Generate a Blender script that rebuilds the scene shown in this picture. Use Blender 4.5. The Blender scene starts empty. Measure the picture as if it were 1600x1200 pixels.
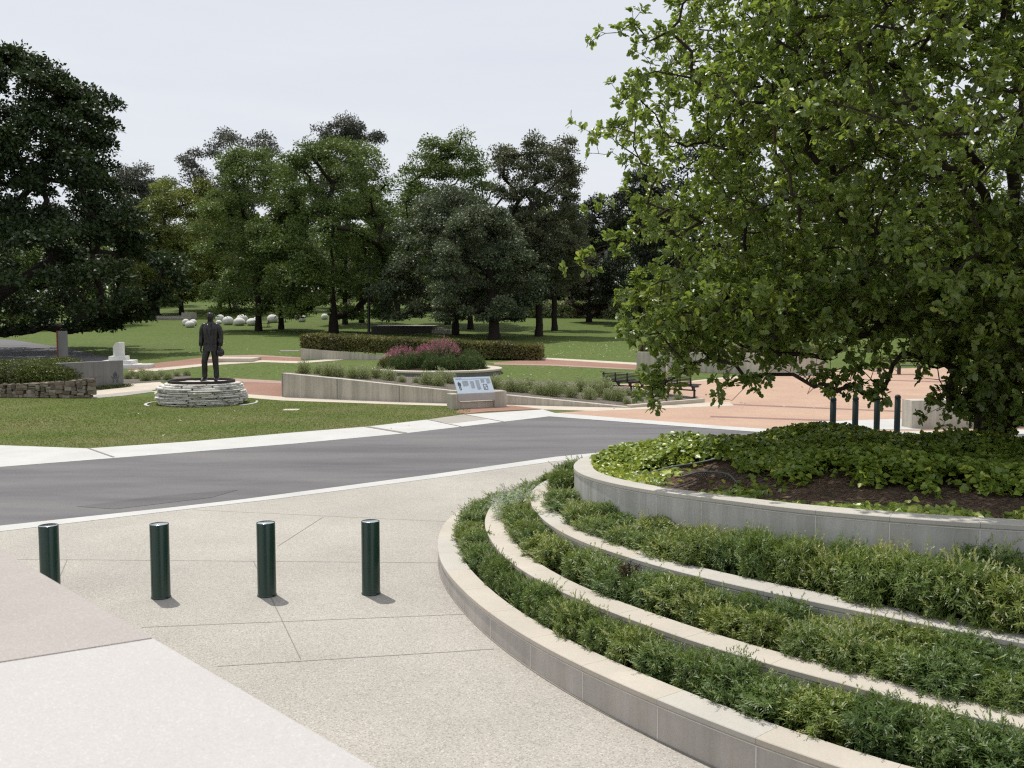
import bpy, bmesh, math, random
import numpy as np
from mathutils import Vector, Matrix

# ------------------------------------------------------------------ camera, world, sun, exposure
scene = bpy.context.scene
col = scene.collection
F, HOR, CH = 1500.0, 493.0, 3.42          # focal length and horizon measured on the 1600x1200 photograph, eye height
PITCH = math.atan((600 - HOR) / F)
cam_data = bpy.data.cameras.new('camera')
cam = bpy.data.objects.new('camera', cam_data)
col.objects.link(cam)
cam.location = (0, 0, CH)
cam.rotation_euler = (math.pi / 2 - PITCH, 0, 0)
cam_data.sensor_width = 36
cam_data.lens = F / 1600 * 36
cam_data.clip_start = 0.05
cam_data.clip_end = 3000
cam_data.dof.use_dof = True
cam_data.dof.focus_distance = 15
cam_data.dof.aperture_fstop = 6.5
scene.camera = cam
scene.render.resolution_x, scene.render.resolution_y = 1024, 768
scene.render.engine = 'CYCLES'
scene.cycles.max_bounces = 6
scene.cycles.transparent_max_bounces = 4
scene.cycles.use_denoising = False
scene.cycles.filter_width = 1.25
scene.cycles.sample_clamp_indirect = 4.0
scene.view_settings.view_transform = 'Standard'
scene.view_settings.look = 'None'
scene.view_settings.exposure = 0.0
scene.view_settings.gamma = 1.0

SUN_EL, SUN_AZ = math.radians(66), math.atan2(-0.57, 0.82)
SUN_DIR = Vector((math.sin(SUN_AZ) * math.cos(SUN_EL), math.cos(SUN_AZ) * math.cos(SUN_EL), math.sin(SUN_EL)))
world = bpy.data.worlds.new('World')
scene.world = world
world.use_nodes = True
wn, wl = world.node_tree.nodes, world.node_tree.links
wn.clear()
w_out = wn.new('ShaderNodeOutputWorld')
w_bg = wn.new('ShaderNodeBackground')
w_sky = wn.new('ShaderNodeTexSky')
w_sky.sky_type = 'NISHITA'
w_sky.sun_disc = False
w_sky.sun_elevation = SUN_EL
w_sky.sun_rotation = SUN_AZ
w_sky.air_density = 1.0
w_sky.dust_density = 2.0
w_tc = wn.new('ShaderNodeTexCoord')
w_map = wn.new('ShaderNodeMapping')
w_map.inputs['Scale'].default_value = (1.0, 1.6, 7.0)
w_noise = wn.new('ShaderNodeTexNoise')
w_noise.inputs['Scale'].default_value = 1.6
w_noise.inputs['Detail'].default_value = 6
w_noise.inputs['Roughness'].default_value = 0.55
w_veil = wn.new('ShaderNodeValToRGB')                  # thin high cloud over the whole sky
w_veil.color_ramp.elements[0].position = 0.3
w_veil.color_ramp.elements[0].color = (7.75, 8.1, 8.75, 1)
w_veil.color_ramp.elements[1].position = 0.72
w_veil.color_ramp.elements[1].color = (8.75, 8.95, 9.3, 1)
w_mix = wn.new('ShaderNodeMixRGB')
w_mix.inputs['Fac'].default_value = 0.9
wl.new(w_tc.outputs['Generated'], w_map.inputs['Vector'])
wl.new(w_map.outputs['Vector'], w_noise.inputs['Vector'])
wl.new(w_noise.outputs['Fac'], w_veil.inputs['Fac'])
wl.new(w_sky.outputs['Color'], w_mix.inputs['Color1'])
wl.new(w_veil.outputs['Color'], w_mix.inputs['Color2'])
wl.new(w_mix.outputs['Color'], w_bg.inputs['Color'])
w_bg.inputs['Strength'].default_value = 0.1
wl.new(w_bg.outputs['Background'], w_out.inputs['Surface'])

sun_data = bpy.data.lights.new('sun', 'SUN')
sun_data.energy = 3.8
sun_data.angle = math.radians(0.6)
sun_data.color = (1.0, 0.955, 0.88)
sun = bpy.data.objects.new('sun', sun_data)
col.objects.link(sun)
sun.location = (-30, 40, 80)
sun.rotation_euler = SUN_DIR.to_track_quat('Z', 'Y').to_euler()

# ------------------------------------------------------------------ helpers
RNG = np.random.default_rng(7)
random.seed(7)


def sstep(a, b, v):
    t = np.clip((np.asarray(v, float) - a) / (b - a), 0, 1)
    return t * t * (3 - 2 * t)


YB = [37.0, 110.0, 200.0, 420.0]


def G(y):
    """ground height: level near the camera, a lawn that rises gently beyond"""
    return float(np.interp(y, [37, 110, 200, 420, 1200], [0, 1.825, 7.4, 13, 15]))


def ray(px, py):
    x = (px - 800) / F
    z = -(py - 600) / F
    return Vector((x, math.cos(PITCH) + z * math.sin(PITCH), -math.sin(PITCH) + z * math.cos(PITCH)))


def at(px, py, dz=0.0):
    """ground point seen at a pixel of the photograph (dz above the ground)"""
    r = ray(px, py)
    lo, hi = 1.0, 900.0
    for _ in range(60):
        m = (lo + hi) / 2
        p = r * m
        if CH + p.z > G(p.y) + dz:
            lo = m
        else:
            hi = m
    p = r * lo
    return Vector((p.x, p.y, CH + p.z))


def pz(px, py, z):
    r = ray(px, py)
    t = (z - CH) / r.z
    return Vector((r.x * t, r.y * t, z))


def pxd(px, d):
    return (px - 800) / F * d


def tag(o, label=None, cat=None, group=None, kind=None):
    if label:
        o['label'] = label
    if cat:
        o['category'] = cat
    if group:
        o['group'] = group
    if kind:
        o['kind'] = kind
    return o


def link(o, parent=None):
    col.objects.link(o)
    if parent:
        o.parent = parent
    return o


def thing(name, label, cat, loc=(0, 0, 0), rz=0.0, group=None):
    o = bpy.data.objects.new(name, None)
    o.empty_display_size = 0.2
    link(o)
    o.location = loc
    o.rotation_euler = (0, 0, rz)
    return tag(o, label, cat, group)


def from_bm(name, bm, mats, parent=None, smooth=False):
    me = bpy.data.meshes.new(name)
    bmesh.ops.recalc_face_normals(bm, faces=bm.faces)
    bm.to_mesh(me)
    bm.free()
    if not isinstance(mats, (list, tuple)):
        mats = [mats]
    for m in mats:
        me.materials.append(m)
    if smooth:
        me.polygons.foreach_set('use_smooth', [True] * len(me.polygons))
    return link(bpy.data.objects.new(name, me), parent)


def raw_mesh(name, V, face_sets, mats, parent=None, smooth=False, tint=None):
    """V (n,3); face_sets: list of (m,k) index arrays (own k each); tint one float per face"""
    me = bpy.data.meshes.new(name)
    V = np.asarray(V, np.float32)
    me.vertices.add(len(V))
    me.vertices.foreach_set('co', V.ravel())
    loops = np.concatenate([f.ravel() for f in face_sets]).astype(np.int32)
    tot = np.concatenate([np.full(len(f), f.shape[1]) for f in face_sets]).astype(np.int32)
    start = np.concatenate([[0], np.cumsum(tot)[:-1]]).astype(np.int32)
    me.loops.add(len(loops))
    me.loops.foreach_set('vertex_index', loops)
    me.polygons.add(len(tot))
    me.polygons.foreach_set('loop_start', start)
    me.polygons.foreach_set('loop_total', tot)
    if smooth:
        me.polygons.foreach_set('use_smooth', np.ones(len(tot), bool))
    if tint is not None:
        a = me.attributes.new('tint', 'FLOAT', 'FACE')
        a.data.foreach_set('value', np.asarray(tint, np.float32))
    me.update(calc_edges=True)
    if not isinstance(mats, (list, tuple)):
        mats = [mats]
    for m in mats:
        me.materials.append(m)
    return link(bpy.data.objects.new(name, me), parent)


def box(bm, c, s, mat=0, rz=0.0, bev=0.0, M=None):
    """box centred at c with full sizes s"""
    T = Matrix.Translation(c) @ Matrix.Rotation(rz, 4, 'Z') @ Matrix.Diagonal((s[0], s[1], s[2], 1))
    if M is not None:
        T = M @ T
    r = bmesh.ops.create_cube(bm, size=1.0, matrix=T)
    fs = set(f for v in r['verts'] for f in v.link_faces)
    if bev > 0:
        es = list(set(e for v in r['verts'] for e in v.link_edges))
        rb = bmesh.ops.bevel(bm, geom=es, offset=bev, segments=2, affect='EDGES', profile=0.5)
        fs = set(rb['faces']) | set(f for f in fs if f.is_valid)
    for f in fs:
        if f.is_valid:
            f.material_index = mat
    return fs


def lathe(bm, prof, seg=24, c=(0, 0, 0), mat=0, smooth=True):
    """prof: list of (radius, z)"""
    rings = []
    for r, z in prof:
        if r < 1e-5:
            rings.append([bm.verts.new((c[0], c[1], c[2] + z))])
        else:
            rings.append([bm.verts.new((c[0] + r * math.cos(2 * math.pi * k / seg), c[1] + r * math.sin(2 * math.pi * k / seg), c[2] + z)) for k in range(seg)])
    for a, b in zip(rings[:-1], rings[1:]):
        for k in range(seg):
            k2 = (k + 1) % seg
            if len(a) == 1 and len(b) == 1:
                continue
            if len(a) == 1:
                f = bm.faces.new((a[0], b[k], b[k2]))
            elif len(b) == 1:
                f = bm.faces.new((a[k], a[k2], b[0]))
            else:
                f = bm.faces.new((a[k], a[k2], b[k2], b[k]))
            f.material_index = mat
            f.smooth = smooth
    return rings


def rings_loft(bm, rings, cap=True, mat=0, smooth=True):
    """rings: list of lists of Vector, equal counts"""
    vr = [[bm.verts.new(p) for p in r] for r in rings]
    n = len(vr[0])
    for a, b in zip(vr[:-1], vr[1:]):
        for k in range(n):
            f = bm.faces.new((a[k], a[(k + 1) % n], b[(k + 1) % n], b[k]))
            f.material_index = mat
            f.smooth = smooth
    if cap:
        for r in (vr[0], vr[-1]):
            f = bm.faces.new(r)
            f.material_index = mat


def tube_rings(path, radii, n=10, flat=1.0):
    out = []
    path = [Vector(p) for p in path]
    for i, p in enumerate(path):
        d = (path[min(i + 1, len(path) - 1)] - path[max(i - 1, 0)]).normalized()
        u = d.cross(Vector((0, 1, 0.01))).normalized()
        w = d.cross(u).normalized()
        r = radii[i]
        out.append([p + u * (r * math.cos(2 * math.pi * k / n)) + w * (r * flat * math.sin(2 * math.pi * k / n)) for k in range(n)])
    return out


def add_tube(bm, path, radii, n=8, mat=0, flat=1.0):
    if not isinstance(radii, (list, tuple)):
        radii = [radii] * len(path)
    rings_loft(bm, tube_rings(path, radii, n, flat), True, mat)


def copy_thing(root, loc=None, rz=None, scale=None, label=None, group=None):
    c = root.copy()
    col.objects.link(c)
    if loc is not None:
        c.location = loc
    if rz is not None:
        c.rotation_euler = (0, 0, rz)
    if scale is not None:
        c.scale = scale
    if label:
        c['label'] = label
    if group:
        c['group'] = group
    for ch in list(root.children):
        k = ch.copy()
        col.objects.link(k)
        k.parent = c
        for g in list(ch.children):
            h = g.copy()
            col.objects.link(h)
            h.parent = k
    return c


# ------------------------------------------------------------------ materials
def new_mat(name):
    m = bpy.data.materials.new(name)
    m.use_nodes = True
    nt = m.node_tree
    b = nt.nodes['Principled BSDF']
    return m, nt, b


def N(nt, kind, **kw):
    n = nt.nodes.new(kind)
    for k, v in kw.items():
        n.inputs[k].default_value = v
    return n


def ramp(nt, stops):
    r = nt.nodes.new('ShaderNodeValToRGB')
    e = r.color_ramp.elements
    while len(e) < len(stops):
        e.new(0.5)
    for s, (p, c) in zip(e, stops):
        s.position = p
        s.color = (c[0], c[1], c[2], 1)
    return r


def mixc(nt, fac, a, b, mode='MIX'):
    m = nt.nodes.new('ShaderNodeMixRGB')
    m.blend_type = mode
    for sock, v in ((m.inputs['Fac'], fac), (m.inputs['Color1'], a), (m.inputs['Color2'], b)):
        if hasattr(v, 'links') or hasattr(v, 'is_linked'):
            nt.links.new(v, sock)
        elif isinstance(v, (int, float)):
            sock.default_value = v
        else:
            sock.default_value = (v[0], v[1], v[2], 1)
    return m.outputs['Color']


def pos(nt, obj=False):
    if obj:
        return nt.nodes.new('ShaderNodeTexCoord').outputs['Object']
    return nt.nodes.new('ShaderNodeNewGeometry').outputs['Position']


def noise(nt, vec, scale, detail=4, rough=0.55, out='Fac', stretch=None):
    if stretch:
        mp = nt.nodes.new('ShaderNodeMapping')
        mp.inputs['Scale'].default_value = stretch
        nt.links.new(vec, mp.inputs['Vector'])
        vec = mp.outputs['Vector']
    n = N(nt, 'ShaderNodeTexNoise', Scale=scale, Detail=detail, Roughness=rough)
    nt.links.new(vec, n.inputs['Vector'])
    return n.outputs[out]


def bump(nt, b, h, strength=0.3, dist=0.01):
    bp = N(nt, 'ShaderNodeBump', Strength=strength, Distance=dist)
    nt.links.new(h, bp.inputs['Height'])
    nt.links.new(bp.outputs['Normal'], b.inputs['Normal'])


def plain(name, c, rough=0.6, metal=0.0, var=0.15, scale=6.0, spec=0.5, obj=False, bumps=0.0, bscale=40, stretch=None):
    m, nt, b = new_mat(name)
    v = pos(nt, obj)
    n = noise(nt, v, scale, 5, 0.6, stretch=stretch)
    r = ramp(nt, [(0.25, [k * (1 - var) for k in c]), (0.75, [min(1, k * (1 + var)) for k in c])])
    nt.links.new(n, r.inputs['Fac'])
    nt.links.new(r.outputs['Color'], b.inputs['Base Color'])
    b.inputs['Roughness'].default_value = rough
    b.inputs['Metallic'].default_value = metal
    b.inputs['Specular IOR Level'].default_value = spec
    if bumps:
        bump(nt, b, noise(nt, v, bscale, 4), bumps, 0.01)
    return m


def speckled(name, c1, c2, c3, scale=90, big=0.5, rough=0.8, bumps=0.3, patch=(1, 1, 1), patchamt=0.5):
    """stone or exposed aggregate: small grains of three tones, over large soft patches"""
    m, nt, b = new_mat(name)
    v = pos(nt)
    vo = N(nt, 'ShaderNodeTexVoronoi', Scale=scale)
    nt.links.new(v, vo.inputs['Vector'])
    sep = nt.nodes.new('ShaderNodeSeparateColor')
    nt.links.new(vo.outputs['Color'], sep.inputs['Color'])
    r = ramp(nt, [(0.0, c1), (0.35, c2), (0.85, c2), (1.0, c3)])
    nt.links.new(sep.outputs[0], r.inputs['Fac'])
    big_n = noise(nt, v, big, 6, 0.62)
    rr = ramp(nt, [(0.3, (0, 0, 0)), (0.72, (1, 1, 1))])
    nt.links.new(big_n, rr.inputs['Fac'])
    mm = mixc(nt, 1.0, r.outputs['Color'], mixc(nt, rr.outputs['Color'], (1, 1, 1), patch), 'MULTIPLY')
    nt.links.new(mm, b.inputs['Base Color'])
    b.inputs['Roughness'].default_value = rough
    b.inputs['Specular IOR Level'].default_value = 0.25
    bump(nt, b, vo.outputs['Distance'], bumps, 0.006)
    return m


def leaf_mat(name, stops, trans=0.3, tcol=(0.16, 0.24, 0.03), rough=0.42, spec=0.5):
    m, nt, b = new_mat(name)
    a = nt.nodes.new('ShaderNodeAttribute')
    a.attribute_name = 'tint'
    r = ramp(nt, stops)
    nt.links.new(a.outputs['Fac'], r.inputs['Fac'])
    if name == 'terrace_shrub_leaves':                     # plants differ a little from one another
        oi = nt.nodes.new('ShaderNodeObjectInfo')
        ro = ramp(nt, [(0, (0.62, 0.74, 0.74)), (0.5, (0.95, 1.0, 0.95)), (1, (1.38, 1.22, 1.0))])
        nt.links.new(oi.outputs['Random'], ro.inputs['Fac'])
        out_c = mixc(nt, 1.0, r.outputs['Color'], ro.outputs['Color'], 'MULTIPLY')
    else:
        out_c = r.outputs['Color']
    nt.links.new(out_c, b.inputs['Base Color'])
    b.inputs['Roughness'].default_value = rough
    b.inputs['Specular IOR Level'].default_value = spec
    t = nt.nodes.new('ShaderNodeBsdfTranslucent')
    tc = mixc(nt, 0.6, out_c, tcol)
    nt.links.new(tc, t.inputs['Color'])
    mx = nt.nodes.new('ShaderNodeMixShader')
    mx.inputs['Fac'].default_value = trans
    nt.links.new(b.outputs['BSDF'], mx.inputs[1])
    nt.links.new(t.outputs['BSDF'], mx.inputs[2])
    nt.links.new(mx.outputs['Shader'], nt.nodes['Material Output'].inputs['Surface'])
    return m


def brick_mat(name, c1, c2, mortar, scale, rot=0.0, patchc=(0.85, 0.8, 0.82)):
    m, nt, b = new_mat(name)
    v = pos(nt)
    mp = nt.nodes.new('ShaderNodeMapping')
    mp.inputs['Rotation'].default_value = (0, 0, rot)
    nt.links.new(v, mp.inputs['Vector'])
    br = N(nt, 'ShaderNodeTexBrick', Scale=scale)
    br.inputs['Color1'].default_value = (*c1, 1)
    br.inputs['Color2'].default_value = (*c2, 1)
    br.inputs['Mortar'].default_value = (*mortar, 1)
    br.inputs['Mortar Size'].default_value = 0.035
    nt.links.new(mp.outputs['Vector'], br.inputs['Vector'])
    n = noise(nt, v, 0.35, 5, 0.6)
    r = ramp(nt, [(0.35, (1, 1, 1)), (0.7, patchc)])
    nt.links.new(n, r.inputs['Fac'])
    nt.links.new(mixc(nt, 1.0, br.outputs['Color'], r.outputs['Color'], 'MULTIPLY'), b.inputs['Base Color'])
    b.inputs['Roughness'].default_value = 0.9
    b.inputs['Specular IOR Level'].default_value = 0.2
    return m


def grass_mat():
    m, nt, b = new_mat('lawn_grass')
    v = pos(nt)
    fine = noise(nt, v, 5.0, 9, 0.82, stretch=(1, 0.5, 1))
    r = ramp(nt, [(0.30, (0.034, 0.058, 0.010)), (0.5, (0.080, 0.122, 0.024)), (0.70, (0.145, 0.185, 0.048))])
    nt.links.new(fine, r.inputs['Fac'])
    dry = noise(nt, v, 0.28, 6, 0.68)
    rd = ramp(nt, [(0.40, (0, 0, 0)), (0.66, (1, 1, 1))])
    nt.links.new(dry, rd.inputs['Fac'])
    sepp = nt.nodes.new('ShaderNodeSeparateXYZ')
    nt.links.new(v, sepp.inputs['Vector'])
    near = N(nt, 'ShaderNodeMapRange')               # the front lawn along the footpath is worn and dry
    for k, q in (('From Min', 40.0), ('From Max', 32.0), ('To Min', 0.22), ('To Max', 0.95)):
        near.inputs[k].default_value = q
    nt.links.new(sepp.outputs['Y'], near.inputs['Value'])
    mul = nt.nodes.new('ShaderNodeMath')
    mul.operation = 'MULTIPLY'
    nt.links.new(rd.outputs['Color'], mul.inputs[0])
    nt.links.new(near.outputs['Result'], mul.inputs[1])
    fine2 = noise(nt, v, 14.0, 6, 0.8)
    rdry = ramp(nt, [(0.32, (0.085, 0.082, 0.032)), (0.68, (0.235, 0.205, 0.105))])
    nt.links.new(fine2, rdry.inputs['Fac'])
    c = mixc(nt, mul.outputs['Value'], r.outputs['Color'], rdry.outputs['Color'])
    nt.links.new(c, b.inputs['Base Color'])
    b.inputs['Roughness'].default_value = 0.85
    b.inputs['Specular IOR Level'].default_value = 0.15
    bump(nt, b, noise(nt, v, 30, 5, 0.8), 0.6, 0.04)
    return m


def asphalt_mat(name='asphalt', k=1.0):
    m, nt, b = new_mat(name)
    v = pos(nt)
    f = noise(nt, v, 60, 3, 0.8)
    r = ramp(nt, [(0.3, (0.105 * k, 0.103 * k, 0.108 * k)), (0.7, (0.165 * k, 0.16 * k, 0.165 * k))])
    nt.links.new(f, r.inputs['Fac'])
    st = noise(nt, v, 0.5, 6, 0.62, stretch=(0.35, 1.6, 1))
    rs = ramp(nt, [(0.30, (0.72, 0.72, 0.73)), (0.52, (1, 1, 1)), (0.72, (1.26, 1.22, 1.18))])
    nt.links.new(st, rs.inputs['Fac'])
    nt.links.new(mixc(nt, 1.0, r.outputs['Color'], rs.outputs['Color'], 'MULTIPLY'), b.inputs['Base Color'])
    b.inputs['Roughness'].default_value = 0.85
    b.inputs['Specular IOR Level'].default_value = 0.3
    bump(nt, b, f, 0.4, 0.006)
    return m


def concrete_mat(name, c, streak=0.0, patch=0.18, boards=0.0, rough=0.8, mottle=0.06):
    m, nt, b = new_mat(name)
    v = pos(nt)
    n1 = noise(nt, v, 0.9, 7, 0.66)
    r1 = ramp(nt, [(0.3, (1 - patch, 1 - patch, 1 - patch)), (0.72, (1 + patch * 0.4,) * 3)])
    nt.links.new(n1, r1.inputs['Fac'])
    cc = mixc(nt, 1.0, c, r1.outputs['Color'], 'MULTIPLY')
    n2 = noise(nt, v, 45, 4, 0.7)
    r2 = ramp(nt, [(0.3, (1 - mottle,) * 3), (0.7, (1 + mottle,) * 3)])
    nt.links.new(n2, r2.inputs['Fac'])
    cc = mixc(nt, 1.0, cc, r2.outputs['Color'], 'MULTIPLY')
    if streak:
        n3 = noise(nt, v, 4.0, 5, 0.7, stretch=(1, 1, 0.06))
        r3 = ramp(nt, [(0.38, (1 - streak, 1 - streak, 1 - streak * 1.1)), (0.62, (1, 1, 1))])
        nt.links.new(n3, r3.inputs['Fac'])
        cc = mixc(nt, 1.0, cc, r3.outputs['Color'], 'MULTIPLY')
    nt.links.new(cc, b.inputs['Base Color'])
    b.inputs['Roughness'].default_value = rough
    b.inputs['Specular IOR Level'].default_value = 0.3
    bump(nt, b, n2, 0.15, 0.004)
    return m


def mulch_mat(name, a, bcol, c):
    m, nt, b = new_mat(name)
    v = pos(nt)
    vo = N(nt, 'ShaderNodeTexVoronoi', Scale=38)
    mp = nt.nodes.new('ShaderNodeMapping')
    mp.inputs['Scale'].default_value = (1, 2.3, 1)
    nt.links.new(v, mp.inputs['Vector'])
    nt.links.new(mp.outputs['Vector'], vo.inputs['Vector'])
    sep = nt.nodes.new('ShaderNodeSeparateColor')
    nt.links.new(vo.outputs['Color'], sep.inputs['Color'])
    r = ramp(nt, [(0, a), (0.55, bcol), (1, c)])
    nt.links.new(sep.outputs[0], r.inputs['Fac'])
    big = noise(nt, v, 1.6, 5, 0.6)
    rb = ramp(nt, [(0.35, (0.7, 0.68, 0.66)), (0.7, (1.25, 1.15, 1.05))])
    nt.links.new(big, rb.inputs['Fac'])
    nt.links.new(mixc(nt, 1.0, r.outputs['Color'], rb.outputs['Color'], 'MULTIPLY'), b.inputs['Base Color'])
    b.inputs['Roughness'].default_value = 0.95
    b.inputs['Specular IOR Level'].default_value = 0.1
    bump(nt, b, vo.outputs['Distance'], 0.9, 0.03)
    return m


M = {}
M['grass'] = grass_mat()
M['asphalt'] = asphalt_mat()
M['asphalt_patch'] = asphalt_mat('asphalt_patch', 0.8)
M['aggregate'] = speckled('exposed_aggregate', (0.27, 0.248, 0.22), (0.44, 0.413, 0.365), (0.59, 0.567, 0.53), 100, 0.30, 0.85, 0.25, (0.75, 0.75, 0.765))
M['joint'] = plain('dark_joint', (0.23, 0.21, 0.185), 0.9)
M['white_concrete'] = concrete_mat('pale_concrete', (0.50, 0.495, 0.48), patch=0.12)
M['cream_concrete'] = concrete_mat('cream_concrete', (0.52, 0.46, 0.38), patch=0.15)
M['old_concrete'] = concrete_mat('weathered_concrete', (0.54, 0.50, 0.43), streak=0.30, patch=0.18)
M['grey_concrete'] = concrete_mat('grey_concrete', (0.20, 0.195, 0.19), streak=0.2, patch=0.15)
M['path_concrete'] = concrete_mat('path_concrete', (0.36, 0.335, 0.30), patch=0.2)
M['plaza_brick'] = brick_mat('plaza_brick', (0.52, 0.365, 0.265), (0.46, 0.315, 0.225), (0.38, 0.275, 0.21), 3.6, 0.62)
M['band_brick'] = brick_mat('plum_brick', (0.30, 0.185, 0.17), (0.255, 0.155, 0.145), (0.24, 0.17, 0.15), 3.6, 0.62)
M['red_brick'] = brick_mat('red_brick', (0.34, 0.185, 0.13), (0.27, 0.145, 0.105), (0.28, 0.19, 0.15), 4.0, 0.3)
M['pink_brick'] = brick_mat('pink_brick', (0.42, 0.30, 0.25), (0.36, 0.25, 0.205), (0.32, 0.24, 0.20), 4.0, 0.2)
M['coping'] = concrete_mat('coping_stone', (0.50, 0.455, 0.39), patch=0.16)
M['coping_grey'] = concrete_mat('coping_stone_grey', (0.49, 0.465, 0.42), patch=0.14)
M['wall_stone'] = concrete_mat('wall_stone', (0.51, 0.475, 0.445), streak=0.16, patch=0.2)
M['wall_stone_cool'] = concrete_mat('wall_stone_cool', (0.55, 0.535, 0.515), streak=0.24, patch=0.2)
M['grout'] = plain('pale_grout', (0.62, 0.60, 0.57), 0.9)
M['soil'] = mulch_mat('garden_soil', (0.022, 0.016, 0.012), (0.045, 0.032, 0.024), (0.10, 0.072, 0.05))
M['mulch'] = mulch_mat('bark_mulch', (0.045, 0.033, 0.026), (0.12, 0.087, 0.066), (0.30, 0.235, 0.18))
M['gravel'] = mulch_mat('grey_gravel', (0.09, 0.085, 0.08), (0.20, 0.19, 0.175), (0.36, 0.34, 0.31))
M['bollard'] = plain('dark_green_paint', (0.008, 0.034, 0.025), 0.2, 0.0, 0.1, 4, 0.6)
M['bollard_dull'] = plain('dull_dark_green_paint', (0.006, 0.016, 0.014), 0.55, 0.0, 0.2, 4, 0.25)
M['bollard_cap'] = plain('brushed_green_cap', (0.62, 0.68, 0.68), 0.16, 1.0, 0.05, 5, 1.0)
M['granite_a'] = speckled('sawn_granite_light', (0.42, 0.402, 0.388), (0.455, 0.44, 0.43), (0.52, 0.51, 0.50), 230, 1.2, 0.7, 0.05, (0.95, 0.94, 0.93))
M['granite_b'] = speckled('sawn_granite_pink', (0.325, 0.295, 0.275), (0.37, 0.34, 0.32), (0.44, 0.41, 0.395), 230, 2.2, 0.65, 0.05, (0.92, 0.90, 0.90))
M['bronze'] = plain('dark_bronze', (0.040, 0.037, 0.038), 0.36, 0.7, 0.35, 9, 0.5, bumps=0.15, bscale=14)
M['bronze_band'] = plain('bronze_band', (0.035, 0.026, 0.022), 0.5, 0.5, 0.2, 5)
M['black_steel'] = plain('black_steel', (0.012, 0.012, 0.013), 0.45, 0.2, 0.2)
M['dark_timber'] = plain('dark_timber', (0.035, 0.028, 0.024), 0.55, 0.0, 0.3, 9, stretch=(1, 1, 6))
M['grey_timber'] = plain('grey_timber', (0.16, 0.145, 0.13), 0.7, 0.0, 0.25, 9)
M['white_stone'] = concrete_mat('white_stone', (0.72, 0.71, 0.69), patch=0.12, streak=0.12)
M['dome_white'] = concrete_mat('white_painted_stone', (0.70, 0.69, 0.66), patch=0.16, streak=0.0)
M['bark_oak'] = plain('oak_bark', (0.040, 0.030, 0.023), 0.95, 0, 0.45, 9, 0.15, bumps=0.9, bscale=22, stretch=(1, 1, 0.4))
M['bark_dark'] = plain('dark_bark', (0.030, 0.024, 0.020), 0.95, 0, 0.35, 5, 0.15, bumps=0.6, bscale=10)
M['bark_pale'] = plain('pale_gum_bark', (0.30, 0.26, 0.22), 0.85, 0, 0.3, 3, 0.2)
M['panel_blue'] = plain('pale_blue_panel', (0.50, 0.575, 0.655), 0.3, 0, 0.04, 3)
M['panel_grey'] = plain('brushed_grey_panel', (0.40, 0.385, 0.375), 0.45, 0.0, 0.06, 3)
M['print_dark'] = plain('dark_print', (0.05, 0.06, 0.08), 0.6)
M['print_grey'] = plain('grey_print', (0.27, 0.30, 0.345), 0.6)
M['print_blue'] = plain('blue_print', (0.20, 0.29, 0.42), 0.6)
M['red_paint'] = plain('dull_red_paint', (0.16, 0.025, 0.018), 0.5)
M['pipe'] = plain('grey_green_pipe', (0.075, 0.095, 0.09), 0.45)
M['dark_plaque'] = plain('bronze_plaque', (0.035, 0.026, 0.024), 0.4, 0.5)
M['dead_twig'] = leaf_mat('dead_foliage', [(0, (0.02, 0.008, 0.006)), (1, (0.075, 0.025, 0.018))], 0.1, (0.06, 0.02, 0.01), 0.8, 0.1)
M['stone_slate'] = plain('pale_slate', (0.40, 0.39, 0.36), 0.8, 0, 0.38, 3.0, 0.3, bumps=0.7, bscale=9, stretch=(1, 1, 4))
def stone_island(name, cols, rough, bumps):
    m, nt, b = new_mat(name)
    geo = nt.nodes.new('ShaderNodeNewGeometry')
    r = ramp(nt, [(i / (len(cols) - 1), c) for i, c in enumerate(cols)])
    nt.links.new(geo.outputs['Random Per Island'], r.inputs['Fac'])
    n = noise(nt, geo.outputs['Position'], 7, 6, 0.65)
    rn = ramp(nt, [(0.3, (0.72, 0.72, 0.72)), (0.7, (1.15, 1.13, 1.1))])
    nt.links.new(n, rn.inputs['Fac'])
    nt.links.new(mixc(nt, 1.0, r.outputs['Color'], rn.outputs['Color'], 'MULTIPLY'), b.inputs['Base Color'])
    b.inputs['Roughness'].default_value = rough
    b.inputs['Specular IOR Level'].default_value = 0.25
    bump(nt, b, noise(nt, geo.outputs['Position'], 20, 5, 0.7), bumps, 0.02)
    return m


M['rubble'] = stone_island('rubble_stone', [(0.12, 0.095, 0.075), (0.24, 0.20, 0.16), (0.16, 0.13, 0.10), (0.32, 0.28, 0.24), (0.18, 0.14, 0.105)], 0.9, 0.7)
M['slate_stack'] = stone_island('stacked_slate', [(0.46, 0.455, 0.43), (0.66, 0.65, 0.62), (0.56, 0.55, 0.51), (0.72, 0.71, 0.68), (0.60, 0.57, 0.52)], 0.8, 0.8)
M['rubble_old'] = plain('rubble_stone', (0.17, 0.135, 0.105), 0.9, 0, 0.5, 3.5, 0.2, bumps=0.6, bscale=12)

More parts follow.
